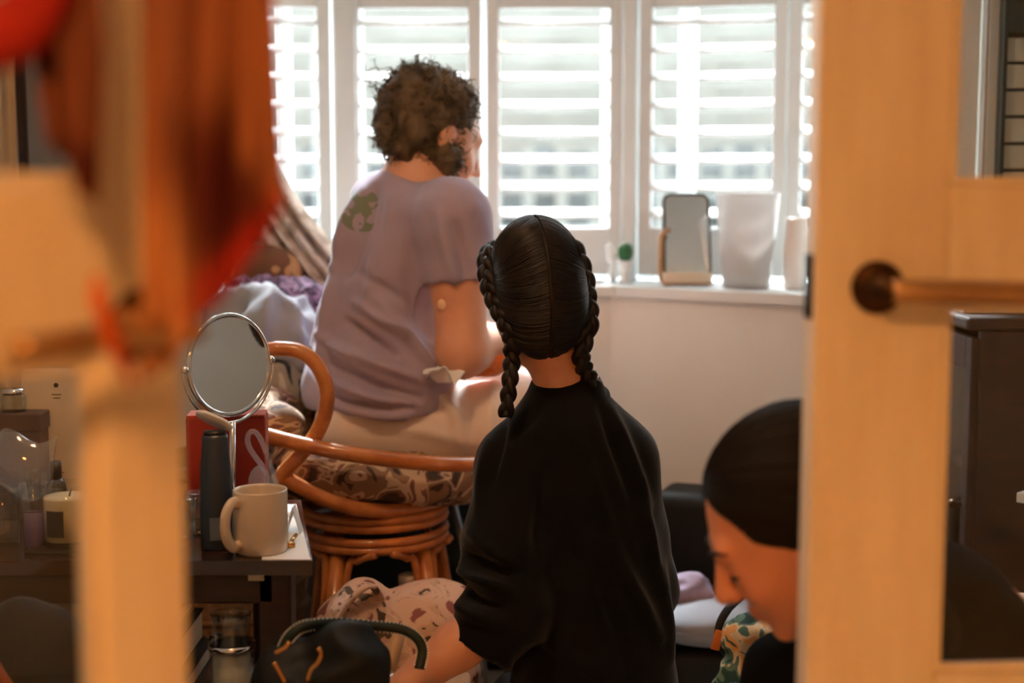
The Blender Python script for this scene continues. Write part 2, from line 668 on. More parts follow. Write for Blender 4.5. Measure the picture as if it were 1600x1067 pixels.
# ================================================================== MATERIALS
m_wall = mat('wall_paint', (226, 225, 220), .75, col2=(218, 216, 210), scale=3, bump=.05, bscale=90)
m_white = mat('white_gloss_paint', (222, 226, 226), .35, col2=(214, 218, 218), scale=5)
m_door = mat('door_paint', (238, 230, 216), .42, col2=(226, 214, 196), scale=4, bump=.05, bscale=30, stretch=(6, 6, 1))
m_slat = mat('shutter_slat_paint', (246, 246, 246), .4)
m_carpet = mat('carpet_pile', (206, 194, 178), .95, col2=(178, 164, 148), scale=40, bump=.6, bscale=400)
m_ceil = mat('ceiling_paint', (238, 234, 226), .8, bump=.03, bscale=60)
m_pane = glass('window_pane', (250, 252, 252))
m_brass = mat('aged_bronze', (92, 66, 44), .38, metal=.9, col2=(60, 42, 30), scale=25)
m_lever = mat('satin_lever', (196, 164, 124), .35, metal=.85, col2=(176, 142, 104), scale=12)
m_chrome = mat('chrome', (225, 222, 218), .12, metal=1.0)
m_mirror = mat('mirror_silver', (238, 238, 236), .015, metal=1.0)
m_darkwood = mat('dark_stained_wood', (58, 31, 20), .55, col2=(38, 20, 13), scale=5, wave=False, stretch=(1, 1, 9), bump=.1, bscale=25)
m_tabletop = mat('polished_dark_wood', (62, 35, 24), .16, col2=(42, 23, 16), scale=6, stretch=(1, 8, 8), coat=.6)
m_rattan = mat('honey_rattan', (206, 132, 70), .33, col2=(176, 102, 50), scale=9, coat=.35, stretch=(3, 3, 3))
m_black = mat('black_cloth', (20, 20, 22), .85, bump=.15, bscale=220)
m_blackbag = mat('black_nylon', (11, 12, 12), .6, bump=.12, bscale=14, spec=.3)
m_teal = mat('dark_teal_fabric', (26, 40, 42), .8, bump=.15, bscale=150)
m_gold = mat('gold_metal', (205, 150, 90), .25, metal=1.0)

# ================================================================== SETTING
struct('floor', prism([(-2.2, -1.7), (2.2, -1.7), (2.2, 4.0), (-2.2, 4.0)], -.12, 0), m_carpet)
struct('ceiling', prism([(-2.3, -1.8), (2.3, -1.8), (2.3, 4.1), (-2.3, 4.1)], 2.5, 2.62), m_ceil)
struct('wall_left', wallseg((-2.1, 3.05), (-2.1, -1.7), 0, 2.5, -.1), m_wall)
struct('wall_right', wallseg((2.0, 3.05), (2.0, -1.7), 0, 2.5, .1), m_wall)
struct('wall_rear', wallseg((-2.2, -1.7), (2.2, -1.7), 0, 2.5, -.1), m_wall)
# room wall either side of the bay, and the bay's cheeks
struct('wall_back_left', wallseg((-2.1, 2.95), (-1.06, 2.95), 0, 2.5, .1), m_wall)
struct('wall_back_right', wallseg((.985, 2.95), (2.0, 2.95), 0, 2.5, .1), m_wall)
struct('wall_bay_left', wallseg((-1.06, 2.95), (-1.165, 3.56), 0, 2.5, .09), m_wall)
struct('wall_bay_right', wallseg((1.06, 3.56), (.955, 2.95), 0, 2.5, -.09)[0:2], m_wall)
# low wall under the sill
WC_R, WC_L = (.241, 3.45), (-.35, 3.45)
WE_R, WE_L = (.952, 2.955), (-1.06, 2.955)
struct('wall_window_centre', prism([WC_L, WC_R, (.30, 3.75), (-.41, 3.75)], 0, .856), m_wall)
struct('wall_window_right', prism([WC_R, WE_R, (1.06, 3.62), (.30, 3.75)], 0, .856), m_wall)
struct('wall_window_left', prism([WE_L, WC_L, (-.41, 3.75), (-1.165, 3.62)], 0, .856), m_wall)
SILL_Z = .880
sill_poly = [(-1.05, 2.93), (-.36, 3.415), (.251, 3.415), (.95, 2.925), (1.06, 3.62), (.30, 3.75), (-.41, 3.75), (-1.165, 3.62)]
struct('trim_sill', prism(sill_poly, .857, SILL_Z), m_white)
struct('trim_architrave', box((.975, 2.936, 1.25), (.036, .03, 2.5), bev=.008), m_white)
struct('baseboard_right', wallseg((.236, 3.438), (.94, 2.948), 0, .11, .012), m_white)

# ---- bay window: three sections, each a glazed frame with plantation shutters on the room side
OZ0, OZ1 = U(860, 355, 3.65).z, U(860, 14, 3.65).z       # shutter opening
NSL = 8
PITCHZ = (OZ1 - OZ0) / NSL
SECT = [  # name, origin, direction, openings along it
    ('window_1', (-.419, 3.65), 0.0, [(.034, .307), (.388, .665)], 'centre'),
    ('window_2', (.312, 3.65), -12.0, [(.045, .345), (.415, .70)], 'rightward'),
    ('window_3', (-.419, 3.65), 192.0, [(.075, .36), (.43, .70)], 'leftward')]
SHUT_LABEL = {
    ('window_1', 0): 'white louvred shutter panel behind the curly-haired person\'s head',
    ('window_1', 1): 'white louvred shutter panel directly above the head with two braids',
    ('window_2', 0): 'white louvred shutter panel behind the standing wood-framed mirror on the sill',
    ('window_2', 1): 'narrow visible strip of white shutter panel beside the open door edge',
    ('window_3', 0): 'white louvred shutter panel beside the red hanging gown',
    ('window_3', 1): 'white louvred shutter panel hidden mostly behind the red hanging gown'}


def slat_mesh(L):
    a = np.linspace(0, 2 * math.pi, 12, endpoint=False)
    pr = np.stack([.032 * np.cos(a), .0055 * np.sin(a)], -1)
    V = [(x, p[0], p[1]) for x in (-L / 2, L / 2) for p in pr]
    F = [[k, (k + 1) % 12, 12 + (k + 1) % 12, 12 + k] for k in range(12)] + [list(range(12))[::-1], list(range(12, 24))]
    return np.array(V), F


TILT = math.radians(20)
for name, org, ang, ops, _w in SECT:
    a = math.radians(ang)
    d = np.array([math.cos(a), math.sin(a), 0])
    out = np.array([-d[1], d[0], 0]) if name != 'window_3' else np.array([d[1], -d[0], 0])
    R = np.stack([d, out, [0, 0, 1]], 1)
    o3 = np.array([org[0], org[1], 0])
    L = ops[-1][1] + (.034 if name == 'window_1' else .06)
    # glazed window 9 cm behind the shutters
    w = thing(name, None, None, tuple(o3 + d * L / 2 + out * .12 + np.array([0, 0, SILL_Z])), kind='structure')
    def wb(s0, s1, z0, z1, y0, y1, bev=.004):
        return box(o3 + d * (s0 + s1) / 2 + out * (y0 + y1) / 2 + np.array([0, 0, (z0 + z1) / 2]), (s1 - s0, y1 - y0, z1 - z0), R, bev)
    ms = (ops[0][1] + ops[1][0]) / 2 if name == 'window_1' else ops[0][0] + .07
    for s in (0.0, ms, L - .03):
        obj('window_post', wb(s - .015, s + .03, SILL_Z, 2.32, .09, .15), m_white, w, False)
    for z in (SILL_Z, 1.70, 2.28):
        obj('window_rail', wb(.03, L - .03, z, z + .045, .092, .148), m_white, w, False)
    for s0, s1 in ((.03, ms - .015), (ms + .03, L - .045)):
        for z0, z1 in ((SILL_Z + .045, 1.70), (1.745, 2.28)):
            obj('pane', wb(s0, s1, z0, z1, .118, .122, 0), m_pane, w, False)
    if name != 'window_1':      # white corner post between the bay's sections
        s0 = -.005 if name == 'window_2' else .0
        obj('corner_post', wb(s0 - .022, s0 + .012 + (.022 if name == 'window_3' else 0), SILL_Z, 2.32, -.03, .06), m_white, w, False)
    struct('wall_over_' + name.replace('_', ''), wb(-.05, L + .12, 2.32, 2.5, .0, .15, 0), m_wall)
    for i, (s0, s1) in enumerate(ops):
        sh = thing('shutter_panel', SHUT_LABEL[(name, i)], 'shutter', tuple(o3 + d * (s0 + s1) / 2 + np.array([0, 0, SILL_Z])), 'plantation shutter panels in the bay window')
        sw = .034
        for q0, q1 in ((s0 - sw, s0), (s1, s1 + sw)):
            obj('stile', wb(q0, q1, SILL_Z + .012, OZ1 + .085, -.014, .014), m_white, sh, False)
        obj('bottom_rail', wb(s0, s1, SILL_Z + .012, OZ0, -.0135, .0135), m_white, sh, False)
        obj('top_rail', wb(s0, s1, OZ1, OZ1 + .085, -.0135, .0135), m_white, sh, False)
        Rs = R @ np.array([[1, 0, 0], [0, math.cos(TILT), -math.sin(TILT)], [0, math.sin(TILT), math.cos(TILT)]])
        first = None
        for k in range(NSL):
            c = o3 + d * (s0 + s1) / 2 + np.array([0, 0, OZ0 + PITCHZ * (k + .52)])
            if first is None:
                v, f = slat_mesh(s1 - s0 - .004)
                first = obj('slat', (v @ Rs.T + c, f), m_slat, sh)
                c0 = c
            else:
                dup(first, c - c0, sh)

# ================================================================== OUTSIDE
m_render = mat('pale_render', (110, 107, 100), .9, col2=(100, 97, 90), scale=2)
m_brick = mat('pinkish_brick', (132, 102, 90), .9, col2=(136, 114, 104), scale=6)
m_ground = mat('paving', (110, 108, 104), .9, col2=(92, 90, 86), scale=5)
m_fence = mat('fence_paint', (96, 95, 90), .6)
m_hedge = mat('grey_green_hedge', (48, 51, 50), .9, col2=(36, 39, 38), scale=12, bump=.5, bscale=40)
m_dglass = mat('dark_window_glass', (70, 76, 80), .1)
m_tile = mat('roof_tile', (150, 110, 92), .8, col2=(124, 90, 76), scale=12)
struct('ground', prism([(-14, 4.1), (14, 4.1), (14, 30), (-14, 30)], -.5, -.2), m_ground)
hedge = obj('hedge', sdf_mesh([cap((x, 9.6, .45), (x + .7, 9.6, .5), .85, .85, .1) for x in np.arange(-4, 4.2, .7)], .09,
            lambda V, N: .06 * vnoise(V, 5, 2)), m_hedge, label='clipped grey-green hedge across the street outside the window', cat='hedge')
fence = thing('picket_fence', 'pale picket fence outside, seen between the lower shutter slats', 'fence', (0, 8.6, -.2))
for z in (.15, 1.12):
    obj('fence_rail', box((0, 8.63, z), (7.2, .03, .09)), m_fence, fence, False)
p0 = None
for k in range(36):
    x = -3.5 + k * .2
    if p0 is None:
        p0 = obj('picket', prism([(x - .035, 8.6), (x + .035, 8.6), (x + .035, 8.615), (x - .035, 8.615)], -.2, 1.36), m_fence, fence, False)
    else:
        dup(p0, (k * .2, 0, 0), fence)
house = thing('house', 'pale rendered house across the street outside the shutters', 'house', (0, 14, -.2))
obj('wall', box((-1.2, 15, 3.6), (9.4, 2, 7.6), bev=0), m_render, house, False)
obj('side_wing', box((5.6, 15.2, 3.4), (4.2, 2, 7.2), bev=0), m_brick, house, False)
obj('roof', prism([(-5.2, 13.6), (6.9, 13.6), (6.9, 16.3), (-5.2, 16.3)], 7.3, 7.6), m_tile, house, False)
for x in (-3.4, -1.6, .4, 2.0, 4.2, 5.8):
    wf = obj('house_window', box((x, 13.97, 4.4), (1.0, .1, 1.3), bev=.01), m_fence, house, False)
    obj('house_window_pane', box((x, 13.93, 4.4), (.8, .05, 1.1), bev=0), m_dglass, wf, False)

# ================================================================== DOORS (glazed pair standing open)
def door_leaf(name, latch, d, rails, stile_w, mull, width, side):
    """latch: plan point of the closing edge, d: unit plan vector from latch to hinge"""
    d = np.array([d[0], d[1], 0.0]); d /= np.linalg.norm(d)
    n = np.array([d[1], -d[0], 0.0])
    if n[1] > 0: n = -n          # towards the hall
    R = np.stack([d, -n, [0, 0, 1]], 1)
    o = np.array([latch[0], latch[1], 0.0])
    w = thing(name, None, None, tuple(o + d * width / 2), kind='structure')
    T = .040
    def b(s0, s1, z0, z1, t0, t1, bev=.004):
        return box(o + d * (s0 + s1) / 2 - n * (t0 + t1) / 2 + np.array([0, 0, (z0 + z1) / 2]), (s1 - s0, abs(t1 - t0), z1 - z0), R, bev)
    obj('stile', b(0, stile_w, .01, 2.03, 0, T), m_door, w, False)
    obj('stile', b(width - .11, width, .01, 2.03, 0, T), m_door, w, False)
    zs = rails
    for z0, z1 in zs:
        obj('rail', b(stile_w, width - .11, z0, z1, .0006, T - .0006), m_door, w, False)
    cols = [stile_w] + [x for m in mull for x in (m, m + .026)] + [width - .11]
    for m in mull:
        for (a0, a1), (c0, c1) in zip(zs[:-1], zs[1:]):
            obj('muntin', b(m, m + .026, a1, c0, .004, T - .004), m_door, w, False)
    for i in range(0, len(cols), 2):
        for (a0, a1), (c0, c1) in zip(zs[:-1], zs[1:]):
            obj('pane', b(cols[i], cols[i + 1], a1, c0, .018, .022, 0), m_pane, w, False)
            for q in ((cols[i], cols[i] + .009, a1, c0), (cols[i + 1] - .009, cols[i + 1], a1, c0)):
                obj('glazing_bead', b(*q, .008, .018, .002), m_door, w, False)
            for q in ((cols[i] + .009, cols[i + 1] - .009, a1, a1 + .009), (cols[i] + .009, cols[i + 1] - .009, c0 - .009, c0)):
                obj('glazing_bead', b(*q, .008, .018, .002), m_door, w, False)
    return w, o, d, n


RAILS_R = [(.01, .21), (.565, .625), (1.004, 1.12), (1.62, 1.66), (1.92, 2.03)]
# ---- door on the right
dr, o, d, n = door_leaf('door_2', (.297, 1.392), (.996, .06), RAILS_R, .133, [.46], .76, 1)
hz = U(1375, 452, 1.37).z
rc = o + d * .062 + n * .0
obj('latch_plate', box(o - d * .001 + np.array([0, .02, hz]) , (.005, .026, .064), rotz(0.06), .002), m_black, dr, False)
Rn = np.stack([d, np.array([0, 0, 1.0]), n], 1)     # local z -> towards the hall
hd = obj('handle', lathe([(0, 0), (.0265, 0), (.0265, .004), (.022, .009), (.012, .011), (.0105, .05), (0, .052)], rc + np.array([0, 0, hz]), 32, Rn), m_brass, dr)
lv = [rc + n * .048 + np.array([0, 0, hz]), rc + n * .05 + d * .02 + np.array([0, 0, hz]), rc + n * .05 + d * .08 + np.array([0, 0, hz - .001]), rc + n * .046 + d * .135 + np.array([0, 0, hz - .003])]
obj('lever', tube(spline(lv, 20), .0115, 14), m_lever, hd)
# ---- door on the left, swung further into the room and nearer the lens
th = math.radians(50)
dl, o, d, n = door_leaf('door_1', (-.238, 1.02), (-math.cos(th), -math.sin(th)), RAILS_R, .068, [.166, .40], .74, -1)
hz2 = U(200, 530, .9).z
rc = o + d * .035
Rn = np.stack([d, np.array([0, 0, 1.0]), n], 1)
hd = obj('handle', lathe([(0, 0), (.0265, 0), (.0265, .004), (.022, .009), (.012, .011), (.0105, .055), (0, .057)], rc + np.array([0, 0, hz2]), 32, Rn), m_brass, dl)
lv = [rc + n * .058 + np.array([0, 0, hz2]) - d * .004, rc + n * .06 + d * .02 + np.array([0, 0, hz2]), rc + n * .06 + d * .08 + np.array([0, 0, hz2]), rc + n * .055 + d * .13 + np.array([0, 0, hz2 - .003])]
obj('lever', tube(spline(lv, 20), .0095, 14), m_lever, hd)
# partition the doors hang on (outside the picture)
struct('wall_front_left', wallseg((-2.1, .43), (-.70, .43), 0, 2.5, .1), m_wall)
struct('wall_front_right', wallseg((1.07, 1.38), (2.0, 1.38), 0, 2.5, .1), m_wall)
struct('wall_front_over', wallseg((-.70, .43), (1.07, 1.38), 2.06, 2.5, .1), m_wall)

# ---- lamps: a hall pendant behind the lens and an unseen fill lamp added in the room
m_shade = mat('lamp_shade_linen', (240, 222, 190), .8, trans=.5)
def pendant(label, p, power, rad, group, tint=WARM):
    t = thing('pendant_lamp', label, 'lamp', p, group)
    k_ = max(1.0, rad / .08)
    obj('cord', tube([(p[0], p[1], p[2] + .12), (p[0], p[1], 2.5)], .004, 8), m_black, t)
    obj('lamp_shade', lathe([(r * k_, z * k_ + (k_ - 1) * -.02) for r, z in ((.05, .12), (.07, .12), (.16, -.06), (.158, -.06), (.068, .115), (.05, .115))], p, 40), m_shade, t)
    ld = bpy.data.lights.new('bulb', 'POINT')
    ld.energy = power; ld.color = tint; ld.shadow_soft_size = rad
    lo = bpy.data.objects.new('bulb', ld); COL.objects.link(lo); lo.parent = t; lo.location = (0, 0, -.02)
pendant('warm hall pendant lamp hanging behind the viewpoint', (-.15, -.55, 2.0), 54, .14, 'warm pendant lamps')
pendant('added warm fill lamp hung out of view above the room', (-.35, 1.60, 2.12), 15, .08, 'warm pendant lamps', (1.0, .60, .32))  # added fill, out of view, to brighten the back of the tee

# ================================================================== PEOPLE
m_skin = attr_mat('skin', .5, sss=.12)
m_skinA = mat('skin_fair', (226, 170, 140), .5, col2=(214, 152, 122), scale=14, sss=.12)
m_skinB = mat('skin_tan', (216, 158, 126), .5, col2=(200, 138, 106), scale=14, sss=.12)
m_hairA = mat('curly_brown_hair', (142, 120, 92), .6, col2=(98, 80, 60), scale=20, trans=.45)
m_hairB = mat('dark_braided_hair', (34, 25, 19), .5, col2=(18, 13, 10), scale=30, spec=.25)
m_hairC = mat('smooth_dark_hair', (20, 14, 12), .6, col2=(13, 9, 8), scale=30, spec=.2)
m_tee = mat('mauve_cotton', (166, 152, 172), .85, col2=(158, 142, 164), scale=10, bump=.12, bscale=260, sheen=.2)
m_sweat = mat('black_sweatshirt', (9, 10, 10), .95, col2=(12, 12, 12), scale=12, bump=.2, bscale=260, sheen=.12, spec=.15)
m_cream = mat('cream_cotton', (232, 218, 208), .85, col2=(224, 208, 198), scale=8, bump=.12, bscale=200, sheen=.2)
m_top_c = mat('black_knit_top', (11, 11, 12), .95, bump=.15, bscale=120, spec=.1)
m_jeans = mat('charcoal_leggings', (26, 26, 28), .85, bump=.15, bscale=240)


def v3(p): return np.array(tuple(p), float)


# ---- green leaf print on the back of the tee: dye in the cloth
def tee_print(m, c, r):
    nt = m.node_tree
    b = nt.nodes['Principled BSDF']
    src = b.inputs['Base Color'].links[0].from_socket
    tc = nt.nodes.new('ShaderNodeTexCoord')
    mp = nt.nodes.new('ShaderNodeMapping')
    mp.inputs['Location'].default_value = (-c[0], -c[1], -c[2])
    nt.links.new(tc.outputs['Object'], mp.inputs[0])
    ln = nt.nodes.new('ShaderNodeVectorMath'); ln.operation = 'LENGTH'
    nt.links.new(mp.outputs[0], ln.inputs[0])
    lt = nt.nodes.new('ShaderNodeMath'); lt.operation = 'LESS_THAN'; lt.inputs[1].default_value = r
    nt.links.new(ln.outputs['Value'], lt.inputs[0])
    nz = nt.nodes.new('ShaderNodeTexNoise'); nz.inputs['Scale'].default_value = 46; nz.inputs['Detail'].default_value = 1
    nt.links.new(tc.outputs['Object'], nz.inputs['Vector'])
    gt = nt.nodes.new('ShaderNodeMath'); gt.operation = 'GREATER_THAN'; gt.inputs[1].default_value = .47
    nt.links.new(nz.outputs[0], gt.inputs[0])
    mu = nt.nodes.new('ShaderNodeMath'); mu.operation = 'MULTIPLY'
    nt.links.new(lt.outputs[0], mu.inputs[0]); nt.links.new(gt.outputs[0], mu.inputs[1])
    mx = nt.nodes.new('ShaderNodeMixRGB')
    nt.links.new(mu.outputs[0], mx.inputs[0]); nt.links.new(src, mx.inputs[1])
    mx.inputs[2].default_value = lin((118, 128, 112))
    nt.links.new(mx.outputs[0], b.inputs['Base Color'])


# ------------------------------------------------------------------ person with curly hair, sitting on the rattan chair
fA = np.array([.87, .49, 0]); rA = np.array([.49, -.87, 0]); UP = np.array([0, 0, 1.0])
NA = v3(U(648, 290, 2.90))
SR = NA + rA * .155 + np.array([.012, 0, -.062]); SL = NA - rA * .155 + np.array([.0, 0, -.045])
ER = v3(U(722, 550, 2.73)); WR = v3(U(832, 532, 2.93))
EL = SL + np.array([.10, .02, -.27]); WL = v3(U(835, 545, 3.02))
HA = v3(U(678, 216, 2.91))
RA = frame(fA * .93 + np.array([0, 0, -.36]), UP)
hipR, hipL = v3(U(585, 660, 2.79)), v3(U(600, 645, 3.0))
knR, knL = v3(U(880, 655, 2.84)), v3(U(880, 628, 3.08))
anR, anL = np.array([.14, 2.93, .09]), np.array([.10, 3.12, .09])
pA = thing('person', 'person with messy curly hair in a mauve tee, sitting on the rattan chair', 'person', (-.2, 2.9, 0))
bodyA = head_prims(HA, RA, 1.0)
bodyA += [cap(HA + RA @ np.array([0, -.03, -.05]), NA, .05, .054, .03),
          cap(NA, (SR + SL) / 2 + np.array([0, 0, -.08]), .06, .10, .03),
          cap(NA, SR, .05, .05, .04), cap(NA, SL, .05, .05, .04)]
bodyA += chain([SR, (SR + ER) / 2, ER], [.048, .052, .05], .02) + chain([ER, (ER + WR) / 2 + np.array([0, 0, .0]), WR], [.046, .042, .026], .02)
bodyA += chain([SL, EL], [.05, .042], .02) + chain([EL, (EL + WL) / 2, WL], [.042, .038, .026], .02)
bodyA += hand_prims(WR, (.35, .85, -.25), (-.1, .3, -.9), 1, .8) + hand_prims(WL, (.55, .5, -.2), (.1, .1, -.95), -1, .8)
chestA = v3(U(612, 420, 2.90)); midA = v3(U(588, 520, 2.885)); hemA = v3(U(590, 602, 2.87))
RT = np.stack([rA, fA, UP], 1)
bodyA += [ell(chestA, (.12, .078, .15), RT, .04), ell(midA, (.10, .078, .14), RT, .04), ell((hipR + hipL) / 2 + UP * .02, (.13, .10, .08), RT, .04)]
bodyA += [cap(knR - UP * .1, anR, .05, .035), cap(knL - UP * .1, anL, .05, .035)]
for an in (anR, anL):
    bodyA += [cap(an + np.array([-.03, 0, -.04]), an + np.array([.13, .04, -.06]), .035, .024, .02)]
obj('body', sdf_mesh(bodyA, .0062), m_skinA, pA)
# tee: the shirt follows back, shoulder and the short sleeve
slv = SR + (ER - SR) * .50
tee = [ell(chestA + np.array([-.004, 0, 0]), (.165, .113, .17), RT, .05), ell(midA, (.150, .122, .15), RT, .05), ell(hemA - UP * .012, (.182, .146, .128), RT, .05),
       ell(v3(U(635, 575, 2.82)), (.095, .085, .09), RT, .05),
       cap(NA + np.array([-.022, 0, -.045]), SR + np.array([-.005, 0, .0]), .062, .066, .05), cap(NA + np.array([-.022, 0, -.04]), SL, .062, .064, .05),
       cap(SR, slv + (ER - SR) * .04, .072, .068, .03), cap(SL, SL + (EL - SL) * .5, .070, .066, .03),
       cap(NA + np.array([-.012, 0, -.012]), NA + np.array([-.02, 0, -.06]), .058, .085, .03)]
slv_n = (ER - SR) / np.linalg.norm(ER - SR)
def tee_clip(X, Y, Z):
    neck = .062 - np.sqrt((X - (NA[0] + .016)) ** 2 + (Y - NA[1]) ** 2 + ((Z - (NA[2] + .03)) * 1.0) ** 2)
    dS = (X - slv[0]) * slv_n[0] + (Y - slv[1]) * slv_n[1] + (Z - slv[2]) * slv_n[2]
    nearS = np.sqrt((X - slv[0] - slv_n[0] * .05) ** 2 + (Y - slv[1] - slv_n[1] * .05) ** 2 + (Z - slv[2] - slv_n[2] * .05) ** 2) - .085
    sl = np.minimum(dS, -nearS)
    hem = (U(560, 640, 2.8).z - .002) - Z + 0 * X
    return np.maximum(np.maximum(neck, sl), hem)
tee_f = folds([  # long pulls from the shoulder to the waist and crumples above the hem
    (560, 300, 520, 420, 9, .010), (585, 300, 545, 430, 8, -.009), (610, 310, 575, 470, 9, .007), (520, 420, 500, 560, 9, .008),
    (500, 420, 490, 540, 7, -.006), (640, 430, 655, 520, 9, -.004), (650, 480, 690, 560, 9, -.005), (560, 470, 640, 520, 8, .008), (545, 500, 620, 545, 7, -.009),
    (530, 540, 680, 590, 8, .009), (520, 565, 660, 612, 7, -.010), (520, 590, 620, 618, 6, .008), (515, 612, 650, 628, 5, -.008), (600, 470, 690, 575, 8, .008),
    (500, 520, 560, 560, 7, .007), (645, 350, 640, 440, 9, -.004), (690, 330, 715, 440, 9, .006), (715, 350, 735, 440, 7, -.006),
    (520, 625, 640, 640, 5, .005), (560, 420, 640, 470, 8, -.005), (600, 330, 590, 420, 8, -.006), (480, 560, 520, 610, 7, -.007)], 2.8, .005, 14, 4, 2.5)
teeo = obj('tee_shirt', sdf_mesh(tee, .0058, tee_f, clip=tee_clip, smooth=2), m_tee, pA)
tc_ = np.array(WLOC[teeo.name])
tee_print(m_tee, v3(U(566, 336, 2.86)) - tc_, .055)
# trousers
tr = [cap(hipR + np.array([-.02, .02, -.012]), knR, .098, .076, .04), cap(hipL, knL, .105, .076, .04), ell((hipR + hipL) / 2 + UP * -.02, (.160, .122, .095), RT, .05),
      cap(knR, anR + UP * .06, .074, .062, .03), cap(knL, anL + UP * .06, .074, .062, .03)]
tr_f = folds([(640, 610, 690, 640, 7, -.008), (655, 600, 720, 650, 7, .006), (700, 600, 720, 690, 8, .006), (740, 600, 735, 700, 8, -.004), (770, 600, 760, 700, 8, .005),
              (600, 640, 650, 620, 6, -.007), (610, 660, 740, 690, 10, .004)], 2.75, .003, 10, 8)
obj('trousers', sdf_mesh(tr, .007, tr_f, smooth=2), m_cream, pA)
obj('arm_plaster', sdf_mesh([ell(v3(U(691, 476, 2.703)), (.010, .009, .012), None, .002)], .003), mat('plaster_patch', (238, 200, 160), .7), pA)
# hair: a cropped mass with a loose top knot, wound with curls
def LA(x, y, z): return HA + RA @ np.array([x, y, z])
hairp = [ell(LA(0, -.030, .05), (.082, .095, .080), RA, .03), ell(LA(.0, -.062, .005), (.070, .058, .070), RA, .03),
         ell(v3(U(652, 160, 2.88)), (.060, .06, .055), None, .03), ell(v3(U(652, 130, 2.88)), (.045, .05, .03), None, .03),
         ell(v3(U(700, 248, 2.85)), (.030, .025, .030), None, .03), ell(v3(U(705, 165, 2.90)), (.038, .05, .045), None, .03),
         ell(v3(U(642, 215, 2.88)), (.045, .05, .05), None, .03)]
hA = thing_dummy = obj('hair', sdf_mesh(hairp, .006, lambda V, N: .010 * vnoise(V, 38, 5) + .008 * np.abs(vnoise(V, 70, 9))), m_hairA, pA)
HV, HF = sdf_mesh(hairp, .012)
HN = normals(HV, HF)
sel = RNG.choice(len(HV), 1500)
cur = []
for i in sel:
    p, nn = HV[i], HN[i]
    if (p - HA) @ RA[:, 1] > .05: continue
    ax = np.cross(nn, RNG.normal(size=3)); ax /= np.linalg.norm(ax)
    bx = np.cross(nn, ax)
    Ln = RNG.uniform(.015, .045); rr = RNG.uniform(.003, .007); tw = RNG.uniform(1.0, 2.4)
    drift = ax * RNG.uniform(.4, 1.0) + nn * RNG.uniform(.05, .75) + np.array([0, 0, -.1])
    t = np.linspace(0, 1, 14)
    ph = RNG.uniform(0, 6.28)
    c = p - nn * .006 + drift * (t * Ln)[:, None] + (bx * (rr * np.cos(ph + tw * 6.28 * t))[:, None] + nn * (rr * np.sin(ph + tw * 6.28 * t))[:, None])
    cur.append(c)
# a few escaped wisps at the back of the knot
for k in range(60):
    p = v3(U(RNG.uniform(596, 640), RNG.uniform(110, 200), 2.88)); t = np.linspace(0, 1, 14)
    dd = np.array([RNG.uniform(-1, -.2), RNG.uniform(-.4, .4), RNG.uniform(-.6, .8)]); Ln = RNG.uniform(.02, .05)
    cur.append(p + dd * (t * Ln)[:, None] + .006 * np.stack([np.sin(9 * t + k), np.cos(8 * t), np.sin(11 * t + 2 * k)], 1))
obj('curls', strands(cur, RNG.uniform(.0006, .0016, len(cur)), 4), m_hairA, hA, kind='stuff')

# ------------------------------------------------------------------ person with two braids, kneeling in the middle
pB = thing('person', 'person with two dark braids and a black sweatshirt, kneeling with their back turned', 'person', (.12, 2.36, 0))
HB = v3(U(838, 462, 2.36))
fB = np.array([-.17, .95, -.22]); RB = frame(fB, np.array([-.06, 0, 1.0]))
def LB(x, y, z): return HB + RB @ np.array([x, y, z])
NB = v3(U(886, 615, 2.37))
SLb, SRb = v3(U(806, 724, 2.36)), v3(U(968, 716, 2.40))
ELb, WLb = v3(U(792, 948, 2.27)), v3(U(628, 1078, 2.20))
ERb, WRb = v3(U(1005, 920, 2.44)), v3(U(900, 1010, 2.66))
bodyB = head_prims(HB, RB, 1.0)
bodyB += [cap(LB(0, -.03, -.04), NB, .047, .049, .02), cap(NB + np.array([0, .01, -.05]), v3(U(890, 780, 2.40)), .05, .10, .04), cap(NB + np.array([0, .01, -.07]), SLb, .035, .045, .03), cap(NB + np.array([0, .01, -.07]), SRb, .035, .045, .03)]
bodyB += chain([SLb, ELb], [.05, .042]) + chain([ELb, ELb * .55 + WLb * .45, WLb], [.038, .039, .028])
bodyB += chain([SRb, ERb], [.05, .042]) + chain([ERb, WRb], [.04, .027])
bodyB += hand_prims(WLb, (-.75, -.05, -.45), (.2, .3, -.9), 1, .6) + hand_prims(WRb, (-.5, .8, -.3), (0, .2, -.9), 1, .6)
bodyB += [ell(v3(U(895, 860, 2.38)), (.12, .09, .2), None, .05), ell(v3(U(920, 1090, 2.37)), (.14, .12, .12), None, .05)]
for x in (.03, .22):
    bodyB += [cap((x, 2.40, .075), (x, 2.26, .05), .038, .03, .02), cap((x, 2.26, .05), (x, 2.17, .03), .03, .02, .02)]
obj('body', sdf_mesh(bodyB, .0065), m_skinB, pB)
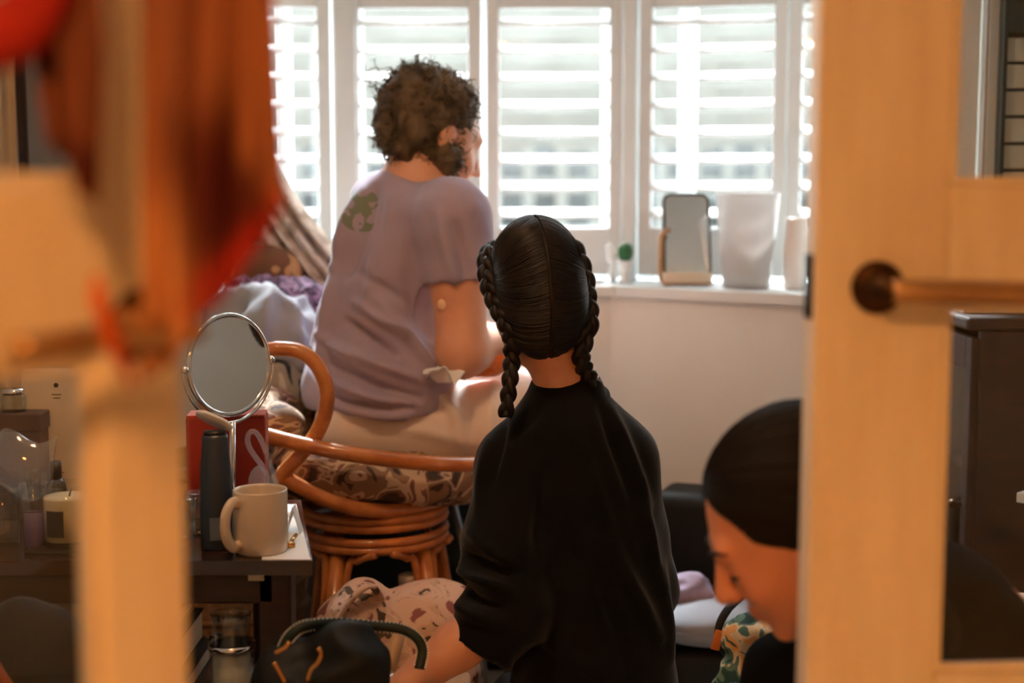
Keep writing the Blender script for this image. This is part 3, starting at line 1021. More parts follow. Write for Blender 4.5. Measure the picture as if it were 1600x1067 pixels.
sw = [ell(v3(U(893, 735, 2.385)), (.125, .10, .13), None, .05), ell(v3(U(905, 860, 2.37)), (.142, .108, .16), None, .05), ell(v3(U(927, 985, 2.365)), (.134, .118, .14), None, .05),
      ell(v3(U(930, 1075, 2.365)), (.142, .13, .11), None, .05),
      cap(NB + np.array([-.01, .0, -.036]), SLb + np.array([0, 0, .0]), .054, .060, .04), cap(NB + np.array([.01, .0, -.036]), SRb, .054, .060, .04),
      cap(NB + np.array([0, 0, .004]), NB + np.array([.0, .0, -.05]), .060, .085, .03),
      cap(SLb, v3(U(785, 850, 2.31)), .063, .066, .03), cap(v3(U(785, 850, 2.31)), ELb, .066, .068, .03), cap(ELb, v3(U(733, 1025, 2.235)), .066, .056, .03),
      cap(SRb, ERb, .062, .058, .03), cap(ERb, v3(U(960, 965, 2.55)), .058, .048, .03)]
cuf = v3(U(736, 1008, 2.24)); cun = np.array([-.5, -.15, -.85]); cun /= np.linalg.norm(cun)
def sw_clip(X, Y, Z):
    neck = .054 - np.sqrt((X - (NB[0] - .002)) ** 2 + (Y - NB[1] - .004) ** 2 + ((Z - (NB[2] + .036))) ** 2)
    dS = (X - cuf[0]) * cun[0] + (Y - cuf[1]) * cun[1] + (Z - cuf[2]) * cun[2]
    nr = np.sqrt((X - cuf[0] - cun[0] * .05) ** 2 + (Y - cuf[1] - cun[1] * .05) ** 2 + (Z - cuf[2] - cun[2] * .05) ** 2) - .085
    return np.maximum(neck, np.minimum(dS, -nr))
sw_f = folds([(735, 830, 800, 870, 9, .010), (720, 862, 810, 880, 8, -.012), (712, 885, 800, 905, 9, .014), (705, 912, 790, 925, 8, -.014), (700, 935, 790, 950, 9, .010),
              (760, 700, 745, 800, 10, .006), (790, 660, 765, 760, 7, -.007), (960, 650, 1020, 800, 9, .007), (940, 640, 990, 780, 8, -.006), (1000, 760, 1035, 930, 9, .008),
              (900, 680, 960, 860, 14, .006), (880, 760, 900, 900, 16, -.007), (960, 860, 1030, 1000, 12, .009), (930, 880, 985, 1040, 12, -.007), (850, 740, 840, 860, 12, -.008),
              (790, 1010, 800, 1067, 8, .007), (830, 980, 960, 1060, 14, .006), (850, 640, 800, 690, 8, -.004), (1040, 900, 1055, 1040, 8, .006)], 2.28, .0035, 10, 21)
obj('sweatshirt', sdf_mesh(sw, .0062, sw_f, clip=sw_clip, smooth=2), m_sweat, pB)
# neck rib
col_c = NB + np.array([-.001, .0, -.006]); t = np.linspace(0, 2 * math.pi, 40, endpoint=False)
obj('collar', tube([(col_c[0] + .066 * math.cos(a), col_c[1] + .064 * math.sin(a) + .004, col_c[2] - .012 * math.sin(a) * -1 - .004 + .006 * math.cos(a)) for a in t], .0085, 10, True, 1.3), m_sweat, pB)
legs = [cap((.06, 2.40, .22), (.02, 2.72, .10), .09, .07, .05), cap((.20, 2.40, .22), (.22, 2.74, .10), .09, .07, .05), ell((.13, 2.36, .22), (.15, .12, .11), None, .05),
        cap((.02, 2.70, .075), (.03, 2.38, .075), .06, .045, .03), cap((.22, 2.72, .075), (.22, 2.38, .075), .06, .045, .03)]
obj('leggings', sdf_mesh(legs, .008, lambda V, N: .004 * vnoise(V, 14, 3)), m_jeans, pB)
# scalp hair with a centre parting, combed into two plaits
er = np.array([.076, .102, .099])
def hp(th, ph, off=0.0):   # th: 0 at parting .. pi/2 at the side; ph: angle along the parting, 0 crown, + backwards and down
    x = np.sin(th); q = np.cos(th)
    v = np.stack([x, -q * np.sin(ph), q * np.cos(ph)], -1)
    return v
cap_h = [ell(LB(0, -.016, .03), er, RB, .02), ell(LB(0, -.040, -.045), (.064, .058, .066), RB, .05)]
def part_groove(V, N):
    loc = (V - HB) @ RB
    g = np.exp(-(loc[:, 0] / .0028) ** 2) * (loc[:, 1] < .09)
    return -.0035 * g + .0012 * vnoise(V * np.array([1, 1, .4]), 160, 4)
hB = obj('hair', sdf_mesh(cap_h, .0045, part_groove, clip=lambda X, Y, Z: ((X - HB[0]) * RB[0, 1] + (Y - HB[1]) * RB[1, 1] + (Z - HB[2]) * RB[2, 1]) - .055 - .5 * ((X - HB[0]) * RB[0, 2] + (Y - HB[1]) * RB[1, 2] + (Z - HB[2]) * RB[2, 2])), m_hairB, pB)
cur = []
for side in (-1, 1):
    for k in range(1150):
        f0 = RNG.uniform(-.2, 1.5)
        ph0 = f0 * 2.0 - .25                      # along the parting
        ph1 = .15 + max(f0, 0) * 1.9 + RNG.normal() * .05
        th = np.linspace(.035, 1.30, 16)
        s = np.linspace(0, 1, 16)
        ph = ph0 * (1 - s) + ph1 * s
        v = np.stack([side * np.sin(th), -np.cos(th) * np.sin(ph), np.cos(th) * np.cos(ph)], -1)
        lift = 1.012 + .014 * RNG.uniform() + .008 * np.sin(s * 3.1)
        P_ = v * er * lift[:, None]
        # below the occiput the hair follows the nape instead of curving under
        P_[:, 2] = np.where(P_[:, 2] < -.03, -.03 + (P_[:, 2] + .03) * 1.15, P_[:, 2])
        P_ = np.array([0, -.016, .03]) + P_
        nq = (P_ - np.array([0, -.040, -.045])) / np.array([.066, .060, .068]); nn_ = np.linalg.norm(nq, axis=1)
        P_ = np.where((nn_ < 1.03)[:, None], np.array([0, -.040, -.045]) + nq / nn_[:, None] * (1.02 + .02 * RNG.uniform()) * np.array([.066, .060, .068]), P_)
        cur.append(P_)
cur = np.array(cur) @ RB.T + HB
# lay every hair on the scalp shell
_sv, _sf = sdf_mesh(cap_h, .0055)
_bvh = BVHTree.FromPolygons([tuple(p) for p in _sv], _sf.tolist())
for a_ in range(cur.shape[0]):
    off = .0006 + .0022 * RNG.uniform()
    for b_ in range(cur.shape[1]):
        q_, n_v, _i, _d = _bvh.find_nearest(Vector(cur[a_, b_]))
        if n_v is not None:
            cur[a_, b_] = np.array(q_) + np.array(n_v) * off
obj('strands', strands(cur, RNG.uniform(.0007, .0013, len(cur)), 4), m_hairB, hB, kind='stuff')
# plaits start above the temples, run round the head behind the ears and hang
br_l = [LB(-.048, .045, .095), LB(-.074, .005, .074), LB(-.082, -.022, .030), LB(-.076, -.042, -.015), LB(-.062, -.056, -.058), U(800, 555, 2.30), U(796, 600, 2.295), U(790, 650, 2.30)]
br_r = [LB(.046, .045, .097), LB(.070, .005, .078), LB(.079, -.02, .03), LB(.077, -.036, -.015), LB(.073, -.05, -.058), U(908, 552, 2.30), U(915, 580, 2.32), U(930, 606, 2.36), U(945, 640, 2.46)]
obj('braid', braid(br_l, .0090, .0055, 4.6, .0100, .72, (-.5, -.85, .1), 240), m_hairB, hB)
obj('braid', braid(br_r, .0090, .0055, 4.6, .0100, .8, (.5, -.85, .1), 240), m_hairB, hB)

# ------------------------------------------------------------------ person bent forward behind the door
pC = thing('person', 'dark-haired person in black bending down beside the open door, face in profile', 'person', (.55, 1.72, 0))
ang = math.radians(35)
FC = np.array([-math.cos(ang), .10, -math.sin(ang)]); RC = frame(FC, np.array([-math.sin(ang), 0, math.cos(ang)]))
GC = v3(U(1119, 862, 1.62))
HC = GC - RC @ np.array([0, .093, .02])
def LC(x, y, z): return HC + RC @ np.array([x, y, z])
NC = v3(U(1345, 950, 1.68))
SLc, SRc = v3(U(1385, 985, 1.53)), v3(U(1385, 965, 1.84))
ELc, ERc = np.array([.36, 1.52, .45]), np.array([.38, 1.90, .45])
WLc, WRc = np.array([.30, 1.66, .30]), np.array([.30, 1.86, .30])
bodyC = head_prims(HC, RC, 1.0, ears=False)
bodyC += [cap(LC(0, -.035, -.05), NC, .052, .056, .03), cap(NC, v3(U(1440, 1000, 1.7)), .075, .11, .04), cap(NC, SLc, .05, .05, .04), cap(NC, SRc, .05, .05, .04)]
bodyC += chain([SLc, ELc, WLc], [.05, .04, .027]) + chain([SRc, ERc, WRc], [.05, .04, .027])
bodyC += hand_prims(WLc, (-.5, .3, -.7), (.6, .4, -.3), -1, .7) + hand_prims(WRc, (-.5, -.3, -.7), (.6, -.4, -.3), 1, .7)
bodyC += [ell(v3(U(1500, 1040, 1.7)), (.12, .13, .10), None, .06), ell((.66, 1.72, .40), (.14, .15, .14), None, .06)]
for y in (1.60, 1.84):
    bodyC += [cap((.86, y, .06), (1.0, y, .04), .035, .026, .02)]
VB, FB = sdf_mesh(bodyC, .0045)
loc = (VB - HC) @ RC
col = np.tile(np.array(lin((212, 146, 112))[:3]), (len(VB), 1))
lip = np.exp(-((loc[:, 0] / .024) ** 4 + ((loc[:, 2] + .066) / .0125) ** 4)) * (loc[:, 1] > .07)
blush = .5 * np.exp(-(((np.abs(loc[:, 0]) - .045) / .02) ** 2 + ((loc[:, 2] + .03) / .022) ** 2)) * (loc[:, 1] > .04)
col = col * (1 - lip[:, None] * .8) + np.array(lin((176, 84, 78))[:3]) * lip[:, None] * .8
col = col * (1 - blush[:, None] * .4) + np.array(lin((210, 120, 96))[:3]) * blush[:, None] * .4
obj('body', (VB, FB), m_skin, pC, col=col)
m_lash = mat('lash_hair', (30, 20, 16), .6)
for e in (-1, 1):
    obj('eyebrow', tube(spline([LC(e * .013, .0975, .022), LC(e * .03, .094, .030), LC(e * .050, .078, .024)], 12), np.array([.003] * 4 + [.0036] * 4 + [.003, .0025, .002, .001]), 8, flat=.8), m_lash, pC)
    obj('eyelashes', tube(spline([LC(e * .018, .088, -.006), LC(e * .031, .093, -.0095), LC(e * .0445, .084, -.006)], 10), .0019, 6), m_lash, pC)
# hair drawn smoothly back from the brow into a low knot
hc = [ell(LC(0, -.024, .042), (.083, .103, .090), RC, .02), ell(LC(0, -.07, -.01), (.07, .06, .07), RC, .04), ell(LC(0, -.128, -.03), (.04, .036, .04), RC, .015)]
def hc_clip(X, Y, Z):
    x = (X - HC[0]); y = (Y - HC[1]); z = (Z - HC[2])
    ly = x * RC[0, 1] + y * RC[1, 1] + z * RC[2, 1]; lz = x * RC[0, 2] + y * RC[1, 2] + z * RC[2, 2]; lx = x * RC[0, 0] + y * RC[1, 0] + z * RC[2, 0]
    return .966 * (ly - .064) - .258 * (lz - .10)      # hairline from brow to ear
hC = obj('hair', sdf_mesh(hc, .005, lambda V, N: .0012 * vnoise(V, 120, 3), clip=hc_clip), m_hairC, pC)
cur = []
ec, ee = np.array([0, -.024, .042]), np.array([.083, .103, .090])
pole = np.array([0, -.80, -.60])                    # towards the knot, on the unit sphere
e1 = np.array([1.0, 0, 0]); e2 = np.cross(pole, e1)
for k in range(1300):
    ph = RNG.uniform(0, 2 * math.pi)
    al = np.linspace(3.0, .25, 60)
    v = np.cos(al)[:, None] * pole + np.sin(al)[:, None] * (math.cos(ph) * e1 + math.sin(ph) * e2)
    P_ = ec + v * ee * (1.008 + .016 * RNG.uniform())
    ok = np.nonzero(.966 * (P_[:, 1] - .064) - .258 * (P_[:, 2] - .10) < .001)[0]
    if len(ok) < 8: continue
    i0 = ok[0]
    cur.append(P_[np.linspace(i0, 59, 18).astype(int)])
cur = np.array(cur) @ RC.T + HC
obj('strands', strands(cur, RNG.uniform(.0006, .0011, len(cur)), 4), m_hairC, hC, kind='stuff')
tp = [ell(v3(U(1420, 985, 1.69)), (.11, .16, .105), None, .06), ell(v3(U(1478, 1008, 1.7)), (.10, .15, .108), None, .06), ell(v3(U(1580, 1165, 1.72)), (.12, .15, .115), None, .06),
      cap(NC + np.array([.02, 0, -.03]), SLc, .062, .064, .04), cap(NC + np.array([.02, 0, -.03]), SRc, .062, .064, .04), cap(SLc, ELc, .064, .052, .03), cap(ELc, WLc, .052, .038, .03),
      cap(SRc, ERc, .064, .052, .03), cap(ERc, WRc, .052, .038, .03)]
obj('knit_top', sdf_mesh(tp, .008, lambda V, N: .005 * vnoise(V, 13, 6) + .003 * vnoise(V, 27, 8)), m_top_c, pC)
lg = [ell((.66, 1.72, .38), (.15, .16, .14), None, .05), cap((.62, 1.64, .36), (.44, 1.58, .09), .09, .075, .04), cap((.62, 1.80, .36), (.46, 1.88, .09), .09, .075, .04),
      cap((.46, 1.58, .075), (.86, 1.60, .07), .062, .045, .03), cap((.46, 1.87, .075), (.86, 1.84, .07), .062, .045, .03)]
obj('leggings', sdf_mesh(lg, .01, lambda V, N: .004 * vnoise(V, 14, 3)), m_jeans, pC)

# ================================================================== OBJECTS
def pattern_mat(name, stops, scale=10, rough=.85, detail=2, bump=.15, bscale=200, voronoi=False, distort=0.0, const=True):
    m = mat(name, (128, 128, 128), rough, bump=bump, bscale=bscale)
    nt = m.node_tree
    tc = nt.nodes.new('ShaderNodeTexCoord')
    if voronoi:
        n = nt.nodes.new('ShaderNodeTexVoronoi'); n.inputs['Scale'].default_value = scale
        fac = n.outputs['Distance']
    else:
        n = nt.nodes.new('ShaderNodeTexNoise'); n.inputs['Scale'].default_value = scale; n.inputs['Detail'].default_value = detail
        n.inputs['Distortion'].default_value = distort
        fac = n.outputs[0]
    nt.links.new(tc.outputs['Object'], n.inputs['Vector'])
    r = nt.nodes.new('ShaderNodeValToRGB')
    r.color_ramp.interpolation = 'CONSTANT' if const else 'LINEAR'
    e = r.color_ramp.elements
    e[0].position, e[0].color = stops[0][0], lin(stops[0][1])
    e[1].position, e[1].color = stops[1][0], lin(stops[1][1])
    for p, c in stops[2:]:
        q = e.new(p); q.color = lin(c)
    nt.links.new(fac, r.inputs[0])
    nt.links.new(r.outputs[0], nt.nodes['Principled BSDF'].inputs['Base Color'])
    return m


m_cushion = pattern_mat('floral_chair_cloth', [(0, (70, 50, 40)), (.38, (138, 108, 84)), (.50, (196, 170, 142)), (.57, (128, 86, 78)), (.63, (66, 54, 44))], 14, distort=1.2)
m_sprig = pattern_mat('sprigged_pink_cloth', [(0, (92, 76, 60)), (.385, (210, 172, 148)), (.45, (224, 188, 166)), (.60, (210, 168, 146)), (.635, (146, 88, 84))], 17, distort=1.6)
m_purple = pattern_mat('purple_crochet_yarn', [(0, (58, 40, 58)), (.45, (110, 82, 110)), (.56, (150, 118, 148))], 45, distort=1.5)
m_garm = pattern_mat('dark_leaf_print', [(0, (28, 34, 36)), (.47, (150, 138, 120)), (.58, (186, 172, 152))], 8, distort=1.0)
m_scarf = pattern_mat('teal_orange_scarf', [(0, (40, 76, 78)), (.40, (92, 128, 122)), (.47, (222, 206, 176)), (.54, (226, 168, 104)), (.64, (60, 96, 96))], 17, distort=1.4)
m_grey = mat('pale_grey_jersey', (158, 160, 168), .85, col2=(146, 147, 156), scale=9, bump=.15, bscale=200)
m_lilac = mat('lilac_cotton', (178, 160, 186), .85, bump=.15, bscale=150)
m_clear = glass('clear_glass', (246, 248, 246), .02, 1.5)
m_plastic = glass('clear_plastic', (250, 250, 250), .08, 1.5, .12)
m_mug = mat('cream_ceramic', (208, 192, 170), .25, col2=(198, 180, 158), scale=5, coat=.3)

# ---- low table
TY = 2.05
ZT = U(470, 876, TY).z
XR, XRB = U(488, 876, TY).x, -.372
table = thing('side_table', 'dark polished wooden side table crowded with mugs and bottles', 'table', (-.65, 2.22, 0))
tt = prism([(-1.25, TY), (XR, TY), (XRB, 2.46), (-1.25, 2.46)], ZT - .022, ZT)
obj('table_top', tt, m_tabletop, table, False)
obj('apron', box((-.79, TY + .03, ZT - .047), (.87, .02, .05)), m_darkwood, table, False)
obj('apron', box((-.80, 2.43, ZT - .047), (.80, .02, .05)), m_darkwood, table, False)
for x, y in ((-.355, TY + .045), (-.42, 2.40), (-1.21, TY + .045), (-1.21, 2.40)):
    obj('leg', box((x, y, (ZT - .022) / 2), (.05, .05, ZT - .022)), m_darkwood, table, False)
obj('lower_shelf', box((-.80, 2.22, .29), (.80, .40, .02)), m_darkwood, table, False)
obj('sticker', box(v3(U(400, 892, TY + .018)), (.024, .002, .03), bev=.0009), mat('clear_sticker', (196, 186, 172), .3), table, False, label='small pale sticker on the table edge')


def T(px, Y):   # point on the table top under photo column px
    p = U(px, 860, Y); return np.array([p.x, Y, ZT])


# mug
mg = thing('mug', 'cream ceramic mug at the corner of the dark table', 'mug', T(408, 2.105))
c = T(408, 2.105)
obj('mug_body', lathe([(0, .001), (.036, .0), (.0395, .004), (.041, .02), (.041, .094), (.0405, .096), (.039, .096), (.0375, .092), (.0365, .01), (0, .009)], c, 48), m_mug, mg)
hp_ = [c + np.array(v) for v in ((-.027, -.028, .080), (-.034, -.038, .083), (-.041, -.050, .070), (-.043, -.053, .048), (-.040, -.048, .028), (-.034, -.038, .016), (-.027, -.028, .017))]
obj('mug_handle', tube(spline(hp_, 26), .0068, 12, flat=1.3), m_mug, mg)
obj('coffee', lathe([(0, .078), (.0366, .078), (.0366, .0785), (0, .0785)], c, 40), mat('milky_coffee', (170, 124, 88), .2), mg)

# dark blue lotion bottle with its flip cap open
bt = thing('lotion_bottle', 'dark slate-blue squeeze bottle with its white-lined flip cap open', 'bottle', T(340, 2.12))
c = T(340, 2.12)
def oval(prof, c, sx, sy, seg=36, yaw=0.0):
    v, f = lathe(prof, (0, 0, 0), seg)
    v = v * np.array([sx, sy, 1]) @ rotz(yaw).T + c
    return v, f
obj('bottle_body', oval([(0, 0), (.95, 0), (1.0, .004), (1.0, .05), (.99, .09), (.94, .125), (.84, .15), (.80, .17), (.78, .176), (0, .177)], c, .0245, .017, yaw=.25),
    mat('slate_blue_plastic', (44, 54, 68), .35, col2=(36, 46, 62), scale=6), bt)
obj('bottle_neck', oval([(0, .176), (.75, .176), (.75, .182), (0, .183)], c, .0225, .016, yaw=.25), mat('black_plastic', (20, 20, 22), .4), bt)
Rc = rotz(.3) @ np.array([[math.cos(.5), 0, math.sin(.5)], [0, 1, 0], [-math.sin(.5), 0, math.cos(.5)]]) @ np.array([[1, 0, 0], [0, math.cos(-.45), -math.sin(-.45)], [0, math.sin(-.45), math.cos(-.45)]])
v, f = lathe([(0, 0), (1, 0), (1.02, .004), (1, .008), (0, .009)], (0, 0, 0), 32)
obj('flip_cap', ((v * np.array([.030, .019, .6])) @ Rc.T + c + np.array([-.002, .004, .195]), f), mat('white_plastic', (228, 226, 222), .35), bt)
obj('bottle_label', box(c + np.array([.004, -.0185, .035]), (.022, .0015, .035), rotz(.25), .0005), mat('bottle_label_grey', (86, 96, 108), .5), bt, False)

# round vanity mirror on a stand
cm = v3(U(358, 570, 2.23))
mr = thing('vanity_mirror', 'round chrome-rimmed tabletop mirror behind the dark blue bottle', 'mirror', (cm[0], cm[1], ZT))
nm = np.array([.76, -.65, .06]); Rm = frame(np.cross(nm, [0, 0, 1.0]), [0, 0, 1.0]); Rm = np.stack([np.cross([0, 0, 1.0], nm) / np.linalg.norm(np.cross([0, 0, 1.0], nm)), np.cross(nm, np.cross([0, 0, 1.0], nm)) / np.linalg.norm(np.cross(nm, np.cross([0, 0, 1.0], nm))), nm / np.linalg.norm(nm)], 1)
obj('mirror_glass', lathe([(0, 0), (.077, 0), (.077, .003), (0, .003)], cm, 56, Rm), m_mirror, mr, False)
a = np.linspace(0, 2 * math.pi, 64, endpoint=False)
obj('mirror_rim', tube((np.stack([.0785 * np.cos(a), .0785 * np.sin(a), 0 * a + .001], 1) @ Rm.T) + cm, .0042, 10, True), m_chrome, mr)
for s in (-1, 1):
    pv = cm + Rm[:, 0] * s * .085
    obj('pivot_knob', sdf_mesh([ell(pv, (.007, .007, .007), None, .002)], .002), m_chrome, mr)
yk = [cm + Rm[:, 0] * .088 * math.cos(t) - Rm[:, 1] * .092 * math.sin(t) for t in np.linspace(0, math.pi, 30)]
obj('yoke', tube(yk, .0028, 8), m_chrome, mr)
obj('stem', tube([cm - Rm[:, 1] * .09, np.array([cm[0], cm[1], ZT + .01])], .005, 12), m_chrome, mr)
obj('mirror_base', lathe([(0, 0), (.055, 0), (.055, .005), (.02, .010), (0, .012)], (cm[0], cm[1], ZT), 40), m_chrome, mr)

# red-orange gift bag, card, boxes
rb = thing('gift_bag', 'glossy red paper gift bag behind the dark blue bottle', 'bag', T(360, 2.35))
c = T(360, 2.35)
m_red = mat('red_paper', (168, 44, 26), .35, col2=(150, 36, 22), scale=5)
obj('bag_body', box(c + np.array([0, 0, .085]), (.13, .06, .17), rotz(.08), .003), m_red, rb, False)
obj('bag_rim', box(c + np.array([0, 0, .1715]), (.128, .057, .003), rotz(.08), .001), mat('red_rim_light', (206, 72, 40), .3), rb, False)
wc = thing('white_carton', 'tall off-white card carton with a small dark hole, behind the candle', 'carton', T(92, 2.40))
c = T(92, 2.40)
m_card = mat('off_white_card', (214, 200, 182), .6, col2=(206, 190, 170), scale=4)
obj('carton_body', box(c + np.array([0, 0, .12]), (.098, .04, .24), None, .003), m_card, wc, False)
obj('hanging_hole', lathe([(0, 0), (.004, 0), (.004, .001), (0, .001)], c + np.array([.012, -.0203, .215]), 16, np.array([[1, 0, 0], [0, 0, -1], [0, 1, 0]])), mat('dark_hole', (40, 28, 22), .9), wc)
for k, z in enumerate((.199, .193, .065, .060, .054)):
    obj('print_line', box(c + np.array([.012, -.0203, z]), (.016 - .004 * (k % 2), .0006, .0016), None, 0), mat('print_ink', (90, 74, 62), .8), wc, False)
gb = thing('gift_box', 'dark plum-brown lidded box behind the clear plastic mask', 'box', T(36, 2.33))
c = T(36, 2.33)
m_plum = mat('plum_card', (82, 60, 60), .5, col2=(74, 54, 54), scale=4)
obj('box_body', box(c + np.array([-.02, 0, .075]), (.125, .05, .15), None, .003), m_plum, gb, False)
obj('box_lid', box(c + np.array([-.02, 0, .163]), (.13, .054, .03), None, .003), m_plum, gb, False)
jl = thing('glass_jar', 'small glass jar sitting on the plum-brown box', 'jar', tuple(T(30, 2.33) + np.array([0, 0, .178])))
c = T(30, 2.33) + np.array([0, 0, .178])
obj('jar_body', lathe([(0, 0), (.020, 0), (.021, .003), (.021, .024), (.017, .029), (.015, .029), (.019, .023), (.019, .004), (0, .003)], c, 32), m_clear, jl)
obj('jar_lid', lathe([(0, .029), (.018, .029), (.018, .038), (0, .0385)], c, 32), m_chrome, jl)

# candle in a glass on a dark coaster
tr_ = T(108, 2.13)
co = obj('coaster', box(tr_ + np.array([0, 0, .003]), (.105, .10, .006), None, .002), mat('dark_slate', (34, 26, 22), .4), smooth=False, label='thin dark square coaster beneath the candle glass', cat='coaster')
cd = thing('candle', 'cream candle in a clear glass with a black label', 'candle', tuple(tr_ + np.array([0, 0, .006])))
c = tr_ + np.array([0, 0, .006])
obj('candle_glass', lathe([(0, 0), (.035, 0), (.038, .004), (.0385, .092), (.0372, .093), (.0362, .09), (.0355, .008), (0, .006)], c, 48), m_clear, cd)
wx = obj('wax', lathe([(0, .0065), (.0352, .0085), (.0358, .072), (.034, .074), (0, .073)], c, 48), mat('cream_wax', (232, 212, 180), .5, sss=.2), cd)
obj('wick', tube([c + np.array([0.003, 0, .073]), c + np.array([.006, 0, .084])], .0012, 6), m_black, wx)
lb = []
for i in range(7):
    t = math.radians(-124 + i * 7)
    lb.append((math.cos(t), math.sin(t)))
V = [(c[0] + r * x, c[1] + r * y, c[2] + z) for r in (.0388, .0394) for z in (.018, .058) for x, y in lb]
F = []
for i in range(6):
    F += [[14 + i, 15 + i, 22 + i, 21 + i], [i, 7 + i, 8 + i, 1 + i], [i, i + 1, 15 + i, 14 + i], [7 + i, 21 + i, 22 + i, 8 + i]]
F += [[0, 14, 21, 7], [6, 13, 27, 20]]
obj('candle_label', (np.array(V), F), mat('black_label', (24, 20, 18), .5), cd, False)
# perfume bottle with lilac liquid
pf = thing('perfume_bottle', 'small clear bottle of lilac liquid beside the candle', 'bottle', T(55, 2.12))
c = T(55, 2.12)
obj('bottle_glass', lathe([(0, 0), (.017, 0), (.019, .003), (.019, .075), (.014, .088), (.007, .095), (.007, .105), (.005, .105), (.005, .093), (.016, .078), (.016, .005), (0, .004)], c, 32), m_clear, pf)
obj('lilac_liquid', lathe([(0, .005), (.0155, .005), (.0155, .056), (0, .056)], c, 32), glass('lilac_fluid', (214, 190, 232), .05, 1.33, .45, (196, 168, 214)), pf)
obj('stopper', lathe([(0, .1), (.009, .1), (.009, .118), (.006, .122), (0, .123)], c, 24), m_clear, pf)
sb = thing('dropper_bottle', 'small black bottle standing before the off-white carton', 'bottle', T(92, 2.26))
c = T(92, 2.26)
obj('bottle_body', lathe([(0, 0), (.014, 0), (.015, .003), (.015, .07), (.009, .08), (0, .08)], c, 28), mat('black_glass', (22, 18, 18), .15), sb)
obj('bottle_cap', lathe([(0, .08), (.009, .08), (.009, .108), (0, .109)], c, 24), mat('black_plastic', (20, 20, 22), .4), sb)
# clear plastic face mask lying over the bottles
mk = thing('plastic_mask', 'clear moulded plastic mask shape above the lilac bottle', 'mask', T(30, 2.20))
c0 = v3(U(30, 728, 2.16))
def maskf(u, v):
    a = (u - .5) * 2.4; b = (v - .5) * 2.0
    return (c0[0] + .05 * np.sin(a) + .012 * v, c0[1] - .045 * np.cos(a) * np.cos(b) + .02, c0[2] + .042 * np.sin(b) + .02 * np.cos(a) * (v - .3) + .012 * np.sin(u * 7))
obj('mask_shell', sheet(maskf, 36, 28, .002), m_plastic, mk)
e = np.array(maskf(np.linspace(0, 1, 40), np.zeros(40))).T
obj('mask_rim', tube(e, .003, 8), m_plastic, mk)
obj('mask_stem', tube([c0 + np.array([0, .01, -.03]), np.array([c0[0], 2.2, ZT])], .006, 10), m_plastic, mk)
# tumblers
def tumbler(px, Y, r, h, label, group):
    c = T(px, Y)
    t = thing('glass_tumbler', label, 'glass', c, group)
    obj('glass_wall', lathe([(0, 0), (r * .8, 0), (r * .84, .003), (r, h), (r * .95, h + .001), (r * .80, .012), (0, .010)], c, 36), m_clear, t)
    obj('drink', lathe([(0, .0105), (r * .79, .0125), (r * .86, h * .42), (0, h * .42)], c, 36), glass('pale_drink', (250, 240, 226), .02, 1.33, .12, (226, 214, 196)), t)
tumbler(8, 2.14, .027, .085, 'clear glass tumbler at the far end of the table, before the mask', 'glasses on the dark table')
tumbler(288, 2.17, .021, .068, 'small shot glass half hidden behind the door post', 'glasses on the dark table')
tumbler(309, 2.20, .020, .07, 'small shot glass touching the dark blue bottle', 'glasses on the dark table')
# clear plastic band with two pads
pb = thing('plastic_band', 'clear plastic hair band with two rounded pads behind the mug', 'hair band', T(412, 2.20))
pth = [U(424, 785, 2.2), U(416, 740, 2.2), U(390, 700, 2.2), U(388, 680, 2.2), U(397, 674, 2.2), U(408, 688, 2.2), U(422, 725, 2.2), U(432, 760, 2.2), U(436, 800, 2.2)]
obj('band', tube(spline(pth, 40), .0042, 10), m_plastic, pb)
for q, (px, py, rx, rz) in enumerate(((404, 755, .018, .034), (428, 765, .011, .03))):
    obj('pad', sdf_mesh([ell(v3(U(px, py, 2.2)) + np.array([0, 0, -.004]), (rx, .004, rz), None, .002)], .003), m_plastic, pb)
obj('band_foot', box(T(424, 2.2) + np.array([0, 0, .003]), (.05, .03, .006)), m_plastic, pb)
# little folded card and hair clip at the table's end
fc = thing('folded_card', 'small folded white card standing at the table end beside the mug', 'card', T(456, 2.22))
c = T(460, 2.22)
m_wcard = mat('white_card', (236, 234, 230), .5)
obj('card_face', box(c + np.array([-.006, 0, .022]), (.002, .03, .046), np.array([[math.cos(.28), 0, math.sin(.28)], [0, 1, 0], [-math.sin(.28), 0, math.cos(.28)]]), .0006), m_wcard, fc, False)
obj('card_back', box(c + np.array([.006, 0, .022]), (.002, .03, .046), np.array([[math.cos(.28), 0, -math.sin(.28)], [0, 1, 0], [math.sin(.28), 0, math.cos(.28)]]), .0006), m_wcard, fc, False)
hcp = thing('hair_clip', 'tiny gold hair clip lying beside the mug', 'hair clip', T(455, 2.12))
obj('clip_bar', tube([T(452, 2.13) + np.array([0, 0, .004]), T(463, 2.16) + np.array([0, 0, .012])], .003, 8), m_gold, hcp)
obj('clip_jaw', box(T(454, 2.125) + np.array([0, 0, .005]), (.012, .014, .009), rotz(.4), .002), m_gold, hcp)

pp = obj('reflection_sheet', prism([(XR - .003, TY + .003), (XRB - .002, 2.42), (XRB - .05, 2.42), (XR - .075, TY + .003)], ZT + .0002, ZT + .0012), mat('white_reflection', (238, 238, 238), .45), smooth=False, label='white sheet standing in for the window reflection on the dark table corner', cat='reflection')  # white sheet added in place of the window's reflection on the polished top

